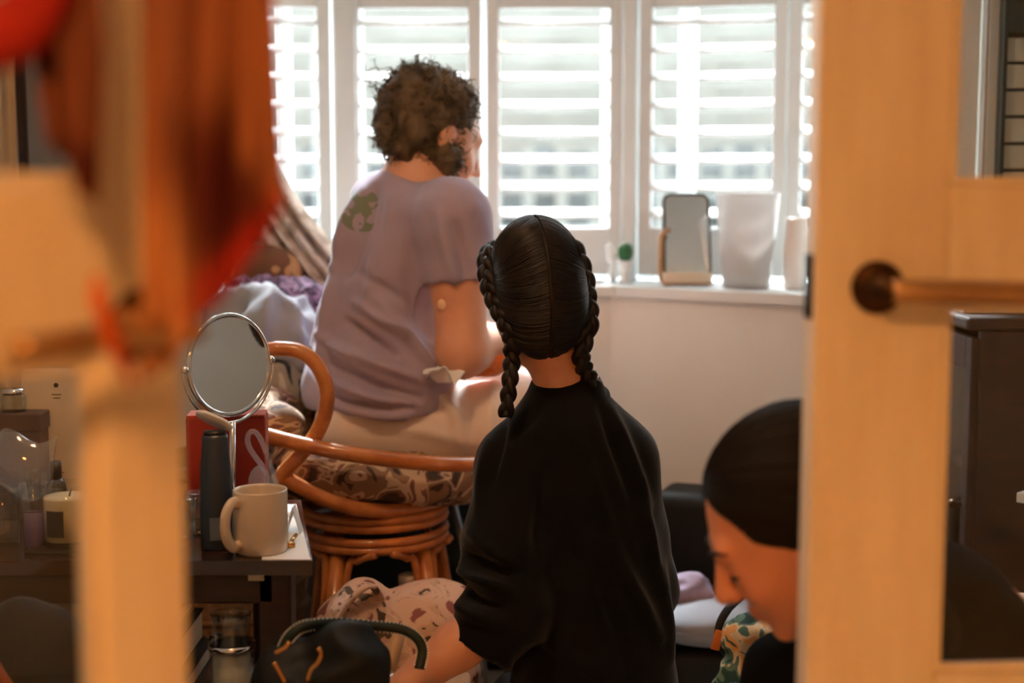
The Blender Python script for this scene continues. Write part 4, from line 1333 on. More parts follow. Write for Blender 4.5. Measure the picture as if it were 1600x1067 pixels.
# ---- under the table
gj = thing('storage_jar', 'clear glass storage jar of white powder under the table', 'jar', (U(362, 1000, 2.07).x, 2.07, .30))
c = np.array([U(362, 1000, 2.07).x, 2.07, .30]); zt_ = U(362, 950, 2.05).z - .30
R0 = .031
obj('jar_wall', lathe([(0, 0), (R0, 0), (R0 + .002, .004), (R0 + .002, zt_ - .06), (R0 - .003, zt_ - .05), (R0 - .003, zt_ - .02), (R0, zt_ - .015), (R0 - .003, zt_ - .012), (R0 - .006, zt_ - .05), (R0 - .002, zt_ - .062), (R0 - .002, .008), (0, .006)], c, 48), m_clear, gj)
obj('powder', lathe([(0, .009), (R0 - .0025, .009), (R0 - .0025, zt_ - .075), (0, zt_ - .07)], c, 40), mat('white_powder', (226, 220, 208), .9, bump=.3, bscale=200), gj)
obj('jar_lid', lathe([(0, zt_ - .014), (R0 + .001, zt_ - .014), (R0 + .002, zt_ - .004), (R0 - .004, zt_), (.02, zt_ + .002), (0, zt_ - .002)], c, 48), m_clear, gj)
obj('metal_band', lathe([(R0 - .004, zt_ - .066), (R0 + .004, zt_ - .066), (R0 + .004, zt_ - .058), (R0 - .004, zt_ - .058)], c, 48), m_chrome, gj)
sp = thing('spectacle_case', 'dark open spectacle case lying across books under the table', 'case', (-.50, 2.17, .31))
obj('case_body', sdf_mesh([cap(v3(U(338, 1000, 2.16)), v3(U(376, 1022, 2.16)), .013, .013, .004)], .004), mat('dark_case', (34, 26, 24), .35), sp)
obj('case_trim', tube(spline([U(326, 990, 2.145), U(352, 1000, 2.143), U(382, 1020, 2.145), U(380, 1032, 2.145)], 20), .0016, 6), m_gold, sp)
bk_cols = [((38, 30, 28), 'black-spined book at the bottom of the pile under the table'), ((140, 96, 78), 'dusty pink book lying above the bottom black one'),
           ((60, 58, 54), 'dark grey book in the middle of the pile under the table'), ((28, 26, 26), 'thick black book near the top of the pile under the table'), ((70, 46, 34), 'brown book topping the pile under the table')]
z = .301
for k, (cc, lab) in enumerate(bk_cols):
    hgt = (.035, .022, .03, .05, .028)[k]
    w_ = (.17, .20, .16, .14, .12)[k]
    x0 = -.555 + (.005, .01, -.01, -.015, -.02)[k]
    b = thing('book', lab, 'book', (x0, 2.15, z), 'books piled under the table')
    mb = mat('book_cover_%d' % k, cc, .5)
    obj('cover', join(box((x0, 2.15, z + .0015), (w_, .2, .003), None, .001), box((x0, 2.15, z + hgt - .0015), (w_, .2, .003), None, .001), box((x0 - w_ / 2 + .0015, 2.15, z + hgt / 2), (.003, .2, hgt - .006), None, 0)), mb, b, False)
    obj('pages', box((x0 + .001, 2.15, z + hgt / 2), (w_ - .008, .19, hgt - .0062), None, 0), mat('book_pages', (206, 190, 164), .8), b, False)
    z += hgt + .0005
for px, lab in ((60, 'black rucksack slumped under the far end of the table'),):
    c = np.array([U(px, 1000, 2.0).x, 1.98, 0])
    r = thing('rucksack', lab, 'rucksack', tuple(c))
    obj('sack', sdf_mesh([ell(c + np.array([.0, -.02, .18]), (.16, .10, .20), None, .05), ell(c + np.array([.0, -.03, .40]), (.12, .08, .15), None, .05), ell(c + np.array([-.02, -.08, .12]), (.1, .06, .09), None, .03)], .009,
        lambda V, N: .012 * vnoise(V, 9, 2) + .006 * vnoise(V, 20, 3), clip=lambda X, Y, Z: .001 - Z + 0 * X + 0 * Y, smooth=3), m_black, r)
    obj('strap', tube(spline([c + np.array(q) for q in ((-.05, -.085, .52), (-.01, -.115, .47), (.03, -.12, .40), (.05, -.13, .30))], 24), .007, 8), mat('rust_piping', (140, 70, 40), .7), r)

# ---- rattan swivel chair
ch = thing('rattan_chair', 'honey-coloured rattan swivel chair with a floral bowl cushion', 'chair', (-.30, 2.86, 0))
RX, RY = -.309, 2.86
zn = U(531, 707, 2.55).z
a = np.linspace(0, 2 * math.pi, 72, endpoint=False)
obj('seat_rim', tube([(RX + .31 * math.cos(t), RY + .31 * math.sin(t), zn - .18 * .31 * math.cos(t)) for t in a], .0145, 12, True), m_rattan, ch)
for s, yy in ((0, 2.575), (1, 3.12)):
    lp = [(412, 548), (440, 545), (470, 550), (495, 570), (510, 605), (509, 640), (496, 675), (474, 705), (448, 733), (434, 752)]
    pts = [v3(U(p[0], p[1], 2.575)) + np.array([0, yy - 2.575, 0]) for p in lp]
    pts = [pts[0] + np.array([-.10, .02, -.02])] + pts
    obj('arm_loop', tube(spline(pts, 60), .0142, 12), m_rattan, ch)
obj('lower_rail', tube(spline([U(430, 738, 2.58), U(465, 758, 2.58), U(510, 780, 2.585), U(562, 795, 2.60), U(620, 798, 2.64), U(680, 786, 2.72), U(720, 765, 2.84)], 50), .0145, 12), m_rattan, ch)
zr1, zr2 = U(585, 822, 2.62).z, U(585, 856, 2.62).z
RCX = U(585, 840, 2.75).x
obj('bowl_ring', tube([(RX + .10 * math.cos(t), RY - .05 + .10 * math.sin(t), zr1 + .022) for t in a], .010, 10, True), m_rattan, ch)
for t in np.linspace(0, 2 * math.pi, 8, endpoint=False) + .4:
    if math.sin(t) < -.1: continue
    obj('bowl_rib', tube([(RX + .10 * math.cos(t), RY - .05 + .1 * math.sin(t), zr1 + .022), (RX + .31 * math.cos(t), RY + .31 * math.sin(t), zn - .056 * math.cos(t))], .010, 8), m_rattan, ch)
for z0 in (zr1, zr2):
    for dz, rr in ((.0075, .139), (-.0075, .139)):
        obj('base_ring', tube([(RCX + rr * math.cos(t), 2.76 + rr * math.sin(t), z0 + dz) for t in a], .0088, 10, True), m_rattan, ch)
obj('swivel_hub', lathe([(0, 0), (.05, 0), (.05, zr1 - zr2 + .05), (0, zr1 - zr2 + .05)], (RCX, 2.76, zr2 - .01), 24), mat('black_steel', (24, 24, 26), .4, metal=.6), ch)
obj('swivel_peg', lathe([(0, 0), (.014, 0), (.014, .03), (0, .03)], U(552, 812, 2.66), 16), m_rattan, ch)
for k, ang_ in enumerate((-118, -38, 20, 140)):
    t = math.radians(ang_)
    top = np.array([RCX + .125 * math.cos(t), 2.76 + .125 * math.sin(t), zr2 - .015])
    bot = np.array([RCX + .20 * math.cos(t), 2.76 + .20 * math.sin(t), .012])
    lg_ = obj('leg', tube([top, bot], .0155, 12), m_rattan, ch)
    for s in (-1, 1):
        off = np.array([-math.sin(t), math.cos(t), 0]) * s
        obj('leg_brace', tube(spline([top + off * .085 + np.array([0, 0, .004]), top + off * .045 + np.array([0, 0, -.012]), top + off * .024 + (bot - top) * .12, top + off * .022 + (bot - top) * .9], 20), .0075, 8), m_rattan, lg_)
# cushion: a thick disc sunk in the bowl with a raised roll round it
cz = zn - .045
cp = [ell((RX + .0, RY, cz - .035), (.28, .262, .056), None, .05)]
for t in np.linspace(0, 2 * math.pi, 22, endpoint=False):
    cp.append(ell((RX + .225 * math.cos(t), RY + .208 * math.sin(t), cz - .018 - .045 * math.cos(t) + (.06 if math.cos(t) < -.55 else 0)), (.06, .056, .038), None, .03))
obj('cushion', sdf_mesh(cp, .011, lambda V, N: .008 * vnoise(V, 16, 3) + .005 * vnoise(V, 34, 5)), m_cushion, ch)

# ---- clothes heaped behind the chair
def heap(name, label, cat, m, prims, h=.009, a1=.012, s1=9, a2=.006, s2=22, seed=1, group=None, clipz=None):
    def disp(V, N):
        w_ = vnoise(V, s1 * .6, seed + 9)[:, None] * .06
        r1 = 1 - 2 * np.abs(vnoise(V + w_, s1, seed)); r2 = 1 - 2 * np.abs(vnoise(V + w_ * .5, s2, seed + 2))
        return a1 * r1 + a2 * r2
    cl = (lambda X, Y, Z: clipz - Z + 0 * X + 0 * Y) if clipz is not None else None
    return obj(name, sdf_mesh(prims, h, disp, clip=cl, smooth=1), m, label=label, cat=cat, group=group)


bs = thing('laundry_basket', 'wicker laundry basket under the heaped clothes behind the mirror', 'basket', (-.62, 3.12, 0))
m_wick = mat('wicker', (150, 104, 62), .6, col2=(110, 74, 44), scale=60, bump=.5, bscale=90)
bx, by = -.60, 2.98
obj('basket_wall', lathe([(0, 0), (.13, 0), (.15, .02), (.165, .55), (.155, .55), (.14, .025), (0, .02)], (bx, by, 0), 40), m_wick, bs)
for k in range(9):
    obj('wicker_hoop', tube([(bx + (.152 + .0016 * k) * math.cos(t), by + (.152 + .0016 * k) * math.sin(t), .05 + k * .06) for t in a], .006, 6, True), m_wick, bs)
heap('printed_trousers', 'dark leaf-printed garment crumpled between the mirror and the rattan arm', 'clothing', m_garm,
     [ell(v3(U(405, 620, 3.0)), (.085, .07, .05), None, .04), ell(v3(U(445, 605, 3.02)), (.07, .07, .065), None, .04), ell(v3(U(470, 575, 3.06)), (.06, .06, .05), None, .04)], seed=3)
heap('grey_jumper', 'pale grey crumpled jumper on top of the clothes heap', 'clothing', m_grey,
     [ell(v3(U(400, 505, 3.05)), (.08, .07, .065), None, .04), ell(v3(U(445, 520, 3.05)), (.07, .06, .06), None, .04), ell(v3(U(455, 550, 3.03)), (.06, .05, .05), None, .04), ell(v3(U(370, 530, 3.08)), (.06, .06, .08), None, .04)], a1=.026, s1=12, a2=.010, seed=6)
heap('crochet_shawl', 'purple crochet shawl bunched behind the grey jumper', 'shawl', m_purple,
     [ell(v3(U(420, 465, 3.18)), (.09, .05, .04), None, .03), ell(v3(U(470, 480, 3.16)), (.06, .05, .05), None, .03), ell(v3(U(390, 480, 3.2)), (.06, .05, .05), None, .03)], a1=.010, s1=24, a2=.010, s2=48, seed=5)
heap('tan_cushion', 'tan patterned cushion propped behind the purple shawl', 'cushion', pattern_mat('tan_weave', [(0, (112, 70, 42)), (.5, (188, 138, 92)), (.6, (150, 104, 64))], 12),
     [ell(v3(U(410, 432, 3.26)), (.09, .05, .07), None, .04)], a1=.004, a2=.003, seed=8)
# striped curtain gathered to one side of the bay
m_curt = pattern_mat('curtain_stripe', [(0, (240, 234, 224)), (.5, (220, 206, 190)), (.62, (178, 158, 140))], 30, bump=.1, const=False)
def curt(u, v):
    # hangs from high beside the window and is swept down towards the chair back
    t = v
    q = np.clip((t - .58) / .42, 0, 1)
    x0 = -.74 + .36 * q ** 1.6; y0 = 3.40 - .14 * q
    return (x0 + (u - .5) * (.13 + .06 * (1 - q)) + .004 * np.sin(u * 60), y0 + .022 * np.sin(u * 38 + 1.5 * t), 2.28 - 1.48 * t + .16 * (u - .5) * q)
cu = thing('curtain', 'beige striped curtain swept aside below the angled shutter', 'curtain', (-.5, 3.36, .85))
obj('curtain_cloth', sheet(curt, 120, 70, .004), m_curt, cu)
obj('curtain_pole', tube([(-.92, 3.40, 2.29), (-.55, 3.40, 2.29)], .012, 10), m_darkwood, cu)

# ---- dark trunk behind the chair, leaning pole, suitcase, floor clutter
tk = thing('storage_chest', 'dark teal fabric storage chest in the shadow behind the rattan chair', 'chest', (-.15, 3.29, 0))
obj('chest_body', box((-.15, 3.29, .20), (.50, .18, .40), None, .012), m_teal, tk)
obj('chest_lid', box((-.15, 3.29, .425), (.51, .19, .045), None, .012), m_teal, tk)
obj('chest_handle', tube(spline([(-.23, 3.20, .25), (-.22, 3.185, .235), (-.15, 3.18, .225), (-.08, 3.185, .235), (-.07, 3.20, .25)], 20), .006, 8), m_black, tk)
pl = thing('airer_leg', 'grey leaning clothes-airer leg beside the rattan stool', 'clothes airer', (-.08, 2.98, 0))
obj('pole', tube([U(697, 745, 3.02), U(738, 905, 2.98), np.array([-.05, 2.95, .005])], .008, 10), mat('grey_enamel', (140, 140, 140), .4), pl)
obj('pole', tube([U(697, 745, 3.02), np.array([-.19, 3.17, .005])], .008, 10), mat('grey_enamel', (140, 140, 140), .4), pl)
sc_ = thing('suitcase', 'black suitcase standing under the window sill beyond the braided hair', 'suitcase', (.50, 3.0, 0))
zs_ = U(1060, 778, 3.0).z
obj('case_shell', box((.535, 3.05, zs_ / 2 + .01), (.44, .16, zs_ - .02), rotz(-.35), .03, 4), m_blackbag, sc_)
obj('case_handle', tube(spline([(.44, 3.10, zs_ - .012), (.445, 3.10, zs_ + .012), (.53, 3.07, zs_ + .014), (.60, 3.04, zs_ + .012), (.605, 3.04, zs_ - .012)], 20), .008, 8), m_black, sc_)
for s in (-.18, .18):
    obj('wheel', lathe([(0, -.01), (.02, -.01), (.02, .01), (0, .01)], (.535 + s, 3.05 - s * .36, .02), 20, np.array([[1, 0, 0], [0, 0, -1], [0, 1, 0]])), m_black, sc_)
def Ux(px, Y): return U(px, 900, Y).x
gp = thing('floor_pillow', 'pale grey pillow on the floor before the black suitcase', 'pillow', (Ux(1100, 2.8), 2.80, 0))
gz = U(1090, 975, 2.78).z
obj('pillow_case', sdf_mesh([ell((Ux(1100, 2.8), 2.80, gz), (.13, .09, .042), None, .03), ell((Ux(1150, 2.8), 2.82, gz), (.12, .09, .04), None, .03)], .008, lambda V, N: .004 * vnoise(V, 14, 4)), m_grey, gp)
obj('seam', tube([(Ux(1100, 2.8) - .13 * math.cos(t), 2.80 - .088 * math.sin(t), gz - .002) for t in np.linspace(.2, 2.9, 30)], .003, 6), m_grey, gp)
st = obj('floor_stool', box((Ux(1110, 2.82), 2.83, (gz - .045) / 2), (.30, .20, gz - .045), None, .02, 3), m_blackbag, label='low black storage cube carrying the grey floor pillow', cat='stool')
heap('lilac_top', 'lilac garment with a dark fold dropped on the grey pillow', 'clothing', m_lilac,
     [ell(v3(U(1062, 925, 2.84)), (.035, .04, .025), None, .03), ell(v3(U(1080, 915, 2.85)), (.03, .03, .028), None, .02), ell(v3(U(1095, 930, 2.84)), (.025, .03, .018), None, .02)], .006, .006, 20, .004, 40, 2)
# bag with the patterned scarf
fb = thing('shoulder_bag', 'black shoulder bag behind the patterned scarf', 'bag', (Ux(1190, 2.2), 2.2, 0))
c = v3(U(1195, 1020, 2.22))
obj('bag_body', sdf_mesh([ell((c[0], 2.22, .20), (.10, .07, .20), None, .05), ell((c[0] + .03, 2.20, .33), (.07, .05, .10), None, .05)], .008, lambda V, N: .008 * vnoise(V, 11, 2), clip=lambda X, Y, Z: .001 - Z + 0 * X + 0 * Y), m_blackbag, fb)
obj('bag_strap', tube(spline([U(1160, 930, 2.16), U(1135, 955, 2.14), U(1122, 985, 2.14), U(1128, 1015, 2.15), U(1150, 1040, 2.17)], 30), .009, 8, flat=.4), m_black, fb)
obj('leather_tag', box(v3(U(1121, 1000, 2.13)), (.014, .004, .032), np.array([[.97, 0, .25], [0, 1, 0], [-.25, 0, .97]]), .003), mat('orange_leather', (196, 112, 44), .5), fb)
sfp = [ell(v3(U(1175, 985, 2.10)), (.042, .03, .022), None, .02), ell(v3(U(1192, 1000, 2.10)), (.034, .03, .018), None, .02), ell(v3(U(1160, 1005, 2.10)), (.03, .028, .018), None, .02)]
sfp += [cap(v3(U(1165, 1010, 2.10)), v3(U(1130, 1080, 2.09)), .018, .022, .012), cap(v3(U(1175, 1012, 2.09)), v3(U(1160, 1085, 2.08)), .017, .022, .01), cap(v3(U(1190, 1012, 2.10)), v3(U(1195, 1080, 2.10)), .016, .02, .01), cap(v3(U(1172, 980, 2.11)), v3(U(1178, 945, 2.12)), .014, .004, .01)]
def scf(V, N):
    return .006 * (1 - 2 * np.abs(vnoise(V * np.array([1, 1, .5]), 42, 4))) + .003 * vnoise(V, 60, 3)
obj('patterned_scarf', sdf_mesh(sfp, .0045, scf), m_scarf, label='knotted teal, cream and orange patterned scarf on the black bag', cat='scarf')

# floral holdall, drinks bottle, cream tube, black handbag
fh = thing('floral_holdall', 'pink sprig-patterned quilted holdall on the floor before the stool', 'bag', (Ux(620, 2.5), 2.52, 0))
hp2 = [ell(v3(U(640, 985, 2.50)), (.105, .10, .075), None, .05), ell(v3(U(690, 960, 2.52)), (.07, .08, .05), None, .05), ell(v3(U(560, 960, 2.46)), (.05, .06, .065), np.array([[.9, 0, .44], [0, 1, 0], [-.44, 0, .9]]), .03), ell(v3(U(640, 1060, 2.50)), (.13, .11, .10), None, .05),
       ell((Ux(630, 2.5), 2.50, .12), (.14, .11, .12), None, .05), ell(v3(U(535, 985, 2.46)), (.045, .05, .05), None, .03)]
def hold_f(V, N): return .006 * (1 - 2 * np.abs(vnoise(V + vnoise(V, 6, 1)[:, None] * .05, 11, 4))) + .003 * vnoise(V, 30, 6)
obj('holdall_body', sdf_mesh(hp2, .0075, hold_f, clip=lambda X, Y, Z: .001 - Z + 0 * X + 0 * Y), m_sprig, fh)
obj('holdall_handle', tube(spline([U(525, 1000, 2.42), U(530, 965, 2.40), U(555, 930, 2.39), U(578, 915, 2.40), U(592, 930, 2.43), U(595, 950, 2.45)], 30), .010, 8, flat=.5), m_sprig, fh)
db = thing('drinks_bottle', 'pale water bottle with a white cap behind the sprigged holdall', 'bottle', (Ux(637, 2.68), 2.68, 0))
zb = U(637, 897, 2.68).z
cb = (Ux(637, 2.68), 2.68, 0)
obj('bottle_body', lathe([(0, .002), (.032, .002), (.034, .01), (.034, zb - .06), (.026, zb - .035), (.0165, zb - .022), (.0165, zb - .018), (0, zb - .018)], cb, 36), mat('translucent_bottle', (206, 186, 160), .3, col2=(190, 168, 142), scale=8), db)
obj('bottle_cap', lathe([(0, zb - .018), (.0185, zb - .018), (.0185, zb - .002), (.017, zb), (0, zb)], cb, 30), mat('cap_white', (232, 222, 208), .4), db)
ct = thing('cream_tube', 'beige cosmetics tube propped upright before the sprigged holdall', 'tube', (Ux(612, 2.3), 2.30, U(612, 1064, 2.30).z))
pth = [v3(U(602, 1062, 2.30)), v3(U(612, 1030, 2.31)), v3(U(622, 996, 2.32)), v3(U(624, 986, 2.325))]
obj('tube_body', tube(pth, np.array([.022, .021, .019, .013]), 20, flat=.6), mat('beige_tube', (212, 176, 136), .4), ct)
obj('tube_base', tube([v3(U(602, 1062, 2.30)), v3(U(597, 1080, 2.30)), v3(U(590, 1110, 2.30))], .021, 16), mat('foil_silver', (200, 196, 190), .25, metal=.8), ct)
pz = U(640, 1078, 2.30).z
obj('vanity_tray', box((Ux(640, 2.32), 2.33, pz / 2), (.20, .14, pz), None, .01), mat('peach_card_box', (206, 164, 128), .6), label='peach box beneath the cosmetics tube and reaching hand', cat='box')
obj('foil_packet', sdf_mesh([ell(v3(U(618, 1056, 2.25)), (.026, .02, .006), None, .004)], .003, lambda V, N: .002 * vnoise(V, 90, 3)), mat('crinkled_foil', (226, 222, 220), .2, metal=.9), label='crumpled silver foil packet beside the reaching hand', cat='packet')
bb_ = thing('black_handbag', 'soft black handbag with gold fittings and a dark green coiled handle', 'handbag', (Ux(500, 1.93), 1.93, 0))
hb = [ell(v3(U(500, 1064, 1.93)), (.075, .05, .055), None, .04), ell(v3(U(552, 1036, 1.93)), (.040, .04, .045), None, .03), ell(v3(U(455, 1046, 1.93)), (.035, .04, .035), None, .03),
      ell((Ux(500, 1.93), 1.93, .18), (.11, .065, .18), None, .05), ell(v3(U(505, 1006, 1.95)), (.045, .03, .022), None, .03), cap(v3(U(430, 1060, 1.92)), v3(U(470, 1005, 1.94)), .018, .012, .03), cap(v3(U(540, 1000, 1.95)), v3(U(592, 1030, 1.94)), .016, .014, .03)]
obj('handbag_body', sdf_mesh(hb, .006, lambda V, N: .014 * (1 - 2 * np.abs(vnoise(V + .03 * vnoise(V, 9, 7)[:, None], 13, 3))) + .005 * vnoise(V, 34, 4), clip=lambda X, Y, Z: .001 - Z + 0 * X + 0 * Y), m_blackbag, bb_)
hpth = spline([U(440, 1020, 1.93), U(452, 995, 1.93), U(475, 978, 1.94), U(520, 973, 1.96), U(580, 977, 1.98), U(625, 982, 1.99), U(650, 995, 1.99), U(660, 1015, 1.99), U(655, 1045, 1.98)], 120)
ho = obj('coiled_handle', tube(hpth, .0074, 10), mat('bottle_green_cord', (10, 30, 23), .6), bb_)
T_ = np.gradient(hpth, axis=0); T_ /= np.linalg.norm(T_, axis=1)[:, None]
S_ = np.cross(T_, [0, 1.0, 0]); S_ /= np.linalg.norm(S_, axis=1)[:, None]
beads = []
for i in range(2, 118, 2):
    for s in (-1, 1):
        beads.append(lathe([(0, -.0016), (.0014, -.0008), (.0014, .0008), (0, .0016)], hpth[i] + S_[i] * s * .0081 + np.array([0, -.003, 0]), 6))
obj('bead_trim', join(*beads), mat('cream_bead', (226, 222, 206), .3), ho, kind='stuff', label='cream beading along both edges of the handle')
for k, pts in enumerate(([(430, 1020), (445, 1012), (452, 1003)], [(497, 1012), (502, 1022), (496, 1036), (486, 1046), (480, 1064)], [(428, 1035), (436, 1048), (446, 1066)])):
    obj('gold_link', tube(spline([U(p[0], p[1], 1.868) for p in pts], 16), .0036, 8), m_gold, bb_)

# ---- things on the sill
def S(px, Y): return np.array([U(px, 440, Y).x, Y, SILL_Z])
vm = thing('dressing_mirror', 'rounded rectangular mirror in a wooden tray stand on the sill', 'mirror', S(1072, 3.46))
c = S(1072, 3.46)
m_oak = mat('pale_oak', (190, 142, 92), .4, col2=(166, 118, 74), scale=6, stretch=(1, 1, 6))
tl = math.radians(-16)
Rt = np.array([[1, 0, 0], [0, math.cos(tl), -math.sin(tl)], [0, math.sin(tl), math.cos(tl)]])
def rrect(w, h, r, n=8):
    out = []
    for cx, cy, a0 in ((w / 2 - r, h / 2 - r, 0), (-w / 2 + r, h / 2 - r, 90), (-w / 2 + r, -h / 2 + r, 180), (w / 2 - r, -h / 2 + r, 270)):
        for i in range(n + 1):
            t = math.radians(a0 + 90 * i / n); out.append((cx + r * math.cos(t), cy + r * math.sin(t)))
    return out
pr = rrect(.106, .205, .018)
cc = c + np.array([.002, .02, .118])
v = np.array([(x, yy, z) for yy in (-.003, .003) for x, z in pr]); n_ = len(pr)
F = [list(range(n_)), list(range(n_, 2 * n_))[::-1]] + [[i, n_ + i, n_ + (i + 1) % n_, (i + 1) % n_] for i in range(n_)]
obj('mirror_glass', (v @ Rt.T + cc, F), m_mirror, vm, False)
obj('mirror_frame', tube(np.array([(x, 0, z) for x, z in rrect(.110, .209, .02)]) @ Rt.T + cc, .0045, 8, True), mat('dark_metal_edge', (70, 62, 56), .4, metal=.5), vm)
obj('tray', tube([(c[0] + x, c[1] - .015 + .0 * z, SILL_Z + .068 + z) for x, z in rrect(.128, .132, .022)[9:27]], .006, 10), m_oak, vm)
obj('tray_floor', box((c[0], c[1], SILL_Z + .008), (.12, .075, .010), None, .003), m_oak, vm)
obj('tray_lip', box((c[0], c[1] - .035, SILL_Z + .02), (.118, .006, .026), None, .002), mat('oak_light_edge', (222, 206, 184), .35), vm)
wv = thing('frosted_bin', 'frosted white tapered container on the sill beside the wooden mirror', 'container', S(1166, 3.36))
c = S(1166, 3.36); hh = U(1166, 303, 3.36).z - SILL_Z
obj('bin_wall', lathe([(0, 0), (.052, 0), (.055, .003), (.076, hh), (.0735, hh), (.053, .006), (0, .005)], c, 56), glass('frosted_white', (238, 234, 232), .3, 1.3, .66, (222, 216, 212)), wv)
obj('bin_rim', tube([(c[0] + .075 * math.cos(t), c[1] + .075 * math.sin(t), c[2] + hh) for t in a], .0018, 6, True), mat('frosted_rim', (232, 228, 230), .4), wv)
vs = thing('white_vase', 'tall white pot at the sill end beside the door', 'vase', S(1243, 3.32))
c = S(1243, 3.32); hh = U(1243, 340, 3.32).z - SILL_Z
obj('vase_body', lathe([(0, 0), (.024, 0), (.028, .004), (.029, hh * .5), (.026, hh - .004), (.024, hh), (.021, hh - .004), (.023, .01), (0, .008)], c, 36), mat('white_porcelain', (236, 232, 228), .3), vs)
cs_ = thing('potted_cactus', 'small round green cactus in a white footed pot on the sill', 'cactus', S(977, 3.50))
c = S(977, 3.50)
obj('pot', lathe([(0, 0), (.016, 0), (.014, .01), (.013, .02), (.02, .05), (.022, .058), (.019, .058), (.016, .05), (0, .048)], c, 32), m_white, cs_)
cv, cf = lathe([(.004, .056), (.013, .06), (.0175, .072), (.0175, .086), (.012, .097), (.004, .101)], (0, 0, 0), 48)
r_ = np.hypot(cv[:, 0], cv[:, 1]); tt_ = np.arctan2(cv[:, 1], cv[:, 0])
cv[:, :2] *= (1 + .10 * np.cos(tt_ * 12))[:, None]
cb_ = obj('cactus_ball', (cv + c, cf), mat('cactus_green', (36, 104, 58), .6, col2=(24, 82, 44), scale=60), cs_)
sp_ = []
for k in range(90):
    t = k * 2.4; z = .06 + .04 * (k / 90); rr = .0185 * math.sin(math.pi * (.15 + .75 * (k / 90)))
    p = c + np.array([rr * math.cos(t), rr * math.sin(t), z]); q = p + np.array([math.cos(t), math.sin(t), .3]) * .004
    sp_.append(np.linspace(p, q, 3))
obj('spines', strands(sp_, .0004, 3), mat('spine_cream', (220, 210, 180), .6), cb_, kind='stuff')
fg = thing('china_figurine', 'small white china bird figurine beside the potted cactus', 'figurine', S(958, 3.53))
c = S(958, 3.53)
obj('figurine_body', sdf_mesh([ell(c + np.array([0, 0, .030]), (.013, .012, .030), None, .01), ell(c + np.array([-.004, 0, .068]), (.014, .011, .018), None, .01), ell(c + np.array([-.010, 0, .090]), (.009, .009, .010), None, .008), cap(c + np.array([-.018, 0, .09]), c + np.array([-.026, 0, .088]), .003, .001, .003), cap(c + np.array([.004, 0, .07]), c + np.array([.022, 0, .08]), .007, .003, .006)], .003, clip=lambda X, Y, Z: SILL_Z + .0005 - Z + 0 * X + 0 * Y), m_white, fg)
tp_ = thing('terracotta_planter', 'terracotta planter with a green shoot on the sill behind the mauve sleeve', 'planter', S(768, 3.56))
c = S(768, 3.56); z1 = U(768, 392, 3.56).z - SILL_Z
obj('planter_box', box(c + np.array([0, 0, z1 / 2]), (.12, .07, z1), None, .005), mat('terracotta', (178, 98, 66), .8, col2=(160, 84, 56), scale=8), tp_)
obj('planter_rim', box(c + np.array([0, 0, z1 + .004]), (.128, .078, .01), None, .003), m_white, tp_)
obj('shoot', tube(spline([c + np.array([-.02, -.038, .0]), c + np.array([-.03, -.042, .015]), c + np.array([-.035, -.042, .022])], 10), np.array([.005, .007, .008, .008, .008, .007, .006, .005, .004, .003]), 8), mat('leaf_green', (60, 140, 84), .5), tp_)
sd = obj('soap_dish', oval([(0, 0), (.8, 0), (1, .010), (.95, .012), (.75, .006), (0, .005)], S(925, 3.50), .032, .022), m_white, label='shallow white dish on the sill beside the figurine', cat='dish')

# what the seated person is working on: an orange bowl on the lap and a white tissue
ob = thing('orange_bowl', 'glossy orange bowl resting on the cream trousers', 'bowl', U(757, 586, 2.80))
c = v3(U(757, 586, 2.80))
obj('bowl_wall', lathe([(0, 0), (.03, 0), (.05, .014), (.058, .045), (.055, .045), (.046, .016), (0, .006)], c, 40), mat('orange_glaze', (222, 112, 24), .2, coat=.4), ob)
obj('bowl_fill', lathe([(0, .03), (.05, .03), (.05, .031), (0, .034)], c, 32), mat('orange_paste', (236, 140, 50), .5), ob)
def tis(u, v):
    p0 = v3(U(694, 594, 2.70))
    return (p0[0] + (u - .5) * .07 + .006 * np.sin(v * 9), p0[1] + (v - .5) * .06, p0[2] + .034 * np.abs(np.sin(u * 3.4 + v * 2.6 + .4)) * (1 - np.abs(u - .5)) + .005 * np.sin(u * 13 + v * 11))
obj('tissue', sheet(tis, 40, 30, .0012), mat('white_tissue', (238, 238, 242), .9), label='crumpled white tissue on the lap of the cream trousers', cat='tissue')

# ---- right-hand side behind the door: glazed cabinet, slatted panel, shelf, stool
cx0 = U(1527, 700, 2.60).x
cab = thing('glazed_cabinet', 'dark stained wooden cabinet with a glass door', 'cabinet', (cx0 + .2, 2.72, 0))
ctz = U(1540, 504, 2.60).z
obj('side_panel', box((cx0 + .20, 2.61, ctz / 2), (.40, .02, ctz - .03), None, .003), m_darkwood, cab, False)
obj('cabinet_back', box((cx0 + .20, 2.89, ctz / 2), (.40, .02, ctz - .03), None, .003), m_darkwood, cab, False)
obj('cabinet_top', box((cx0 + .19, 2.75, ctz - .002), (.44, .32, .024), None, .006), m_darkwood, cab, False)
obj('cabinet_base', box((cx0 + .20, 2.75, .04), (.39, .27, .06), None, .003), m_darkwood, cab, False)
cdn = obj('cabinet_door', join(box((cx0 - .004, 2.625, ctz / 2), (.022, .035, ctz - .06), None, .003), box((cx0 - .004, 2.875, ctz / 2), (.022, .035, ctz - .06), None, .003),
          box((cx0 - .004, 2.75, ctz - .06), (.022, .215, .06), None, .003), box((cx0 - .004, 2.75, .10), (.022, .215, .06), None, .003)), m_darkwood, cab, False)
obj('door_pane', box((cx0 - .003, 2.75, ctz / 2 + .01), (.004, .215, ctz - .16), None, 0), m_pane, cdn, False)
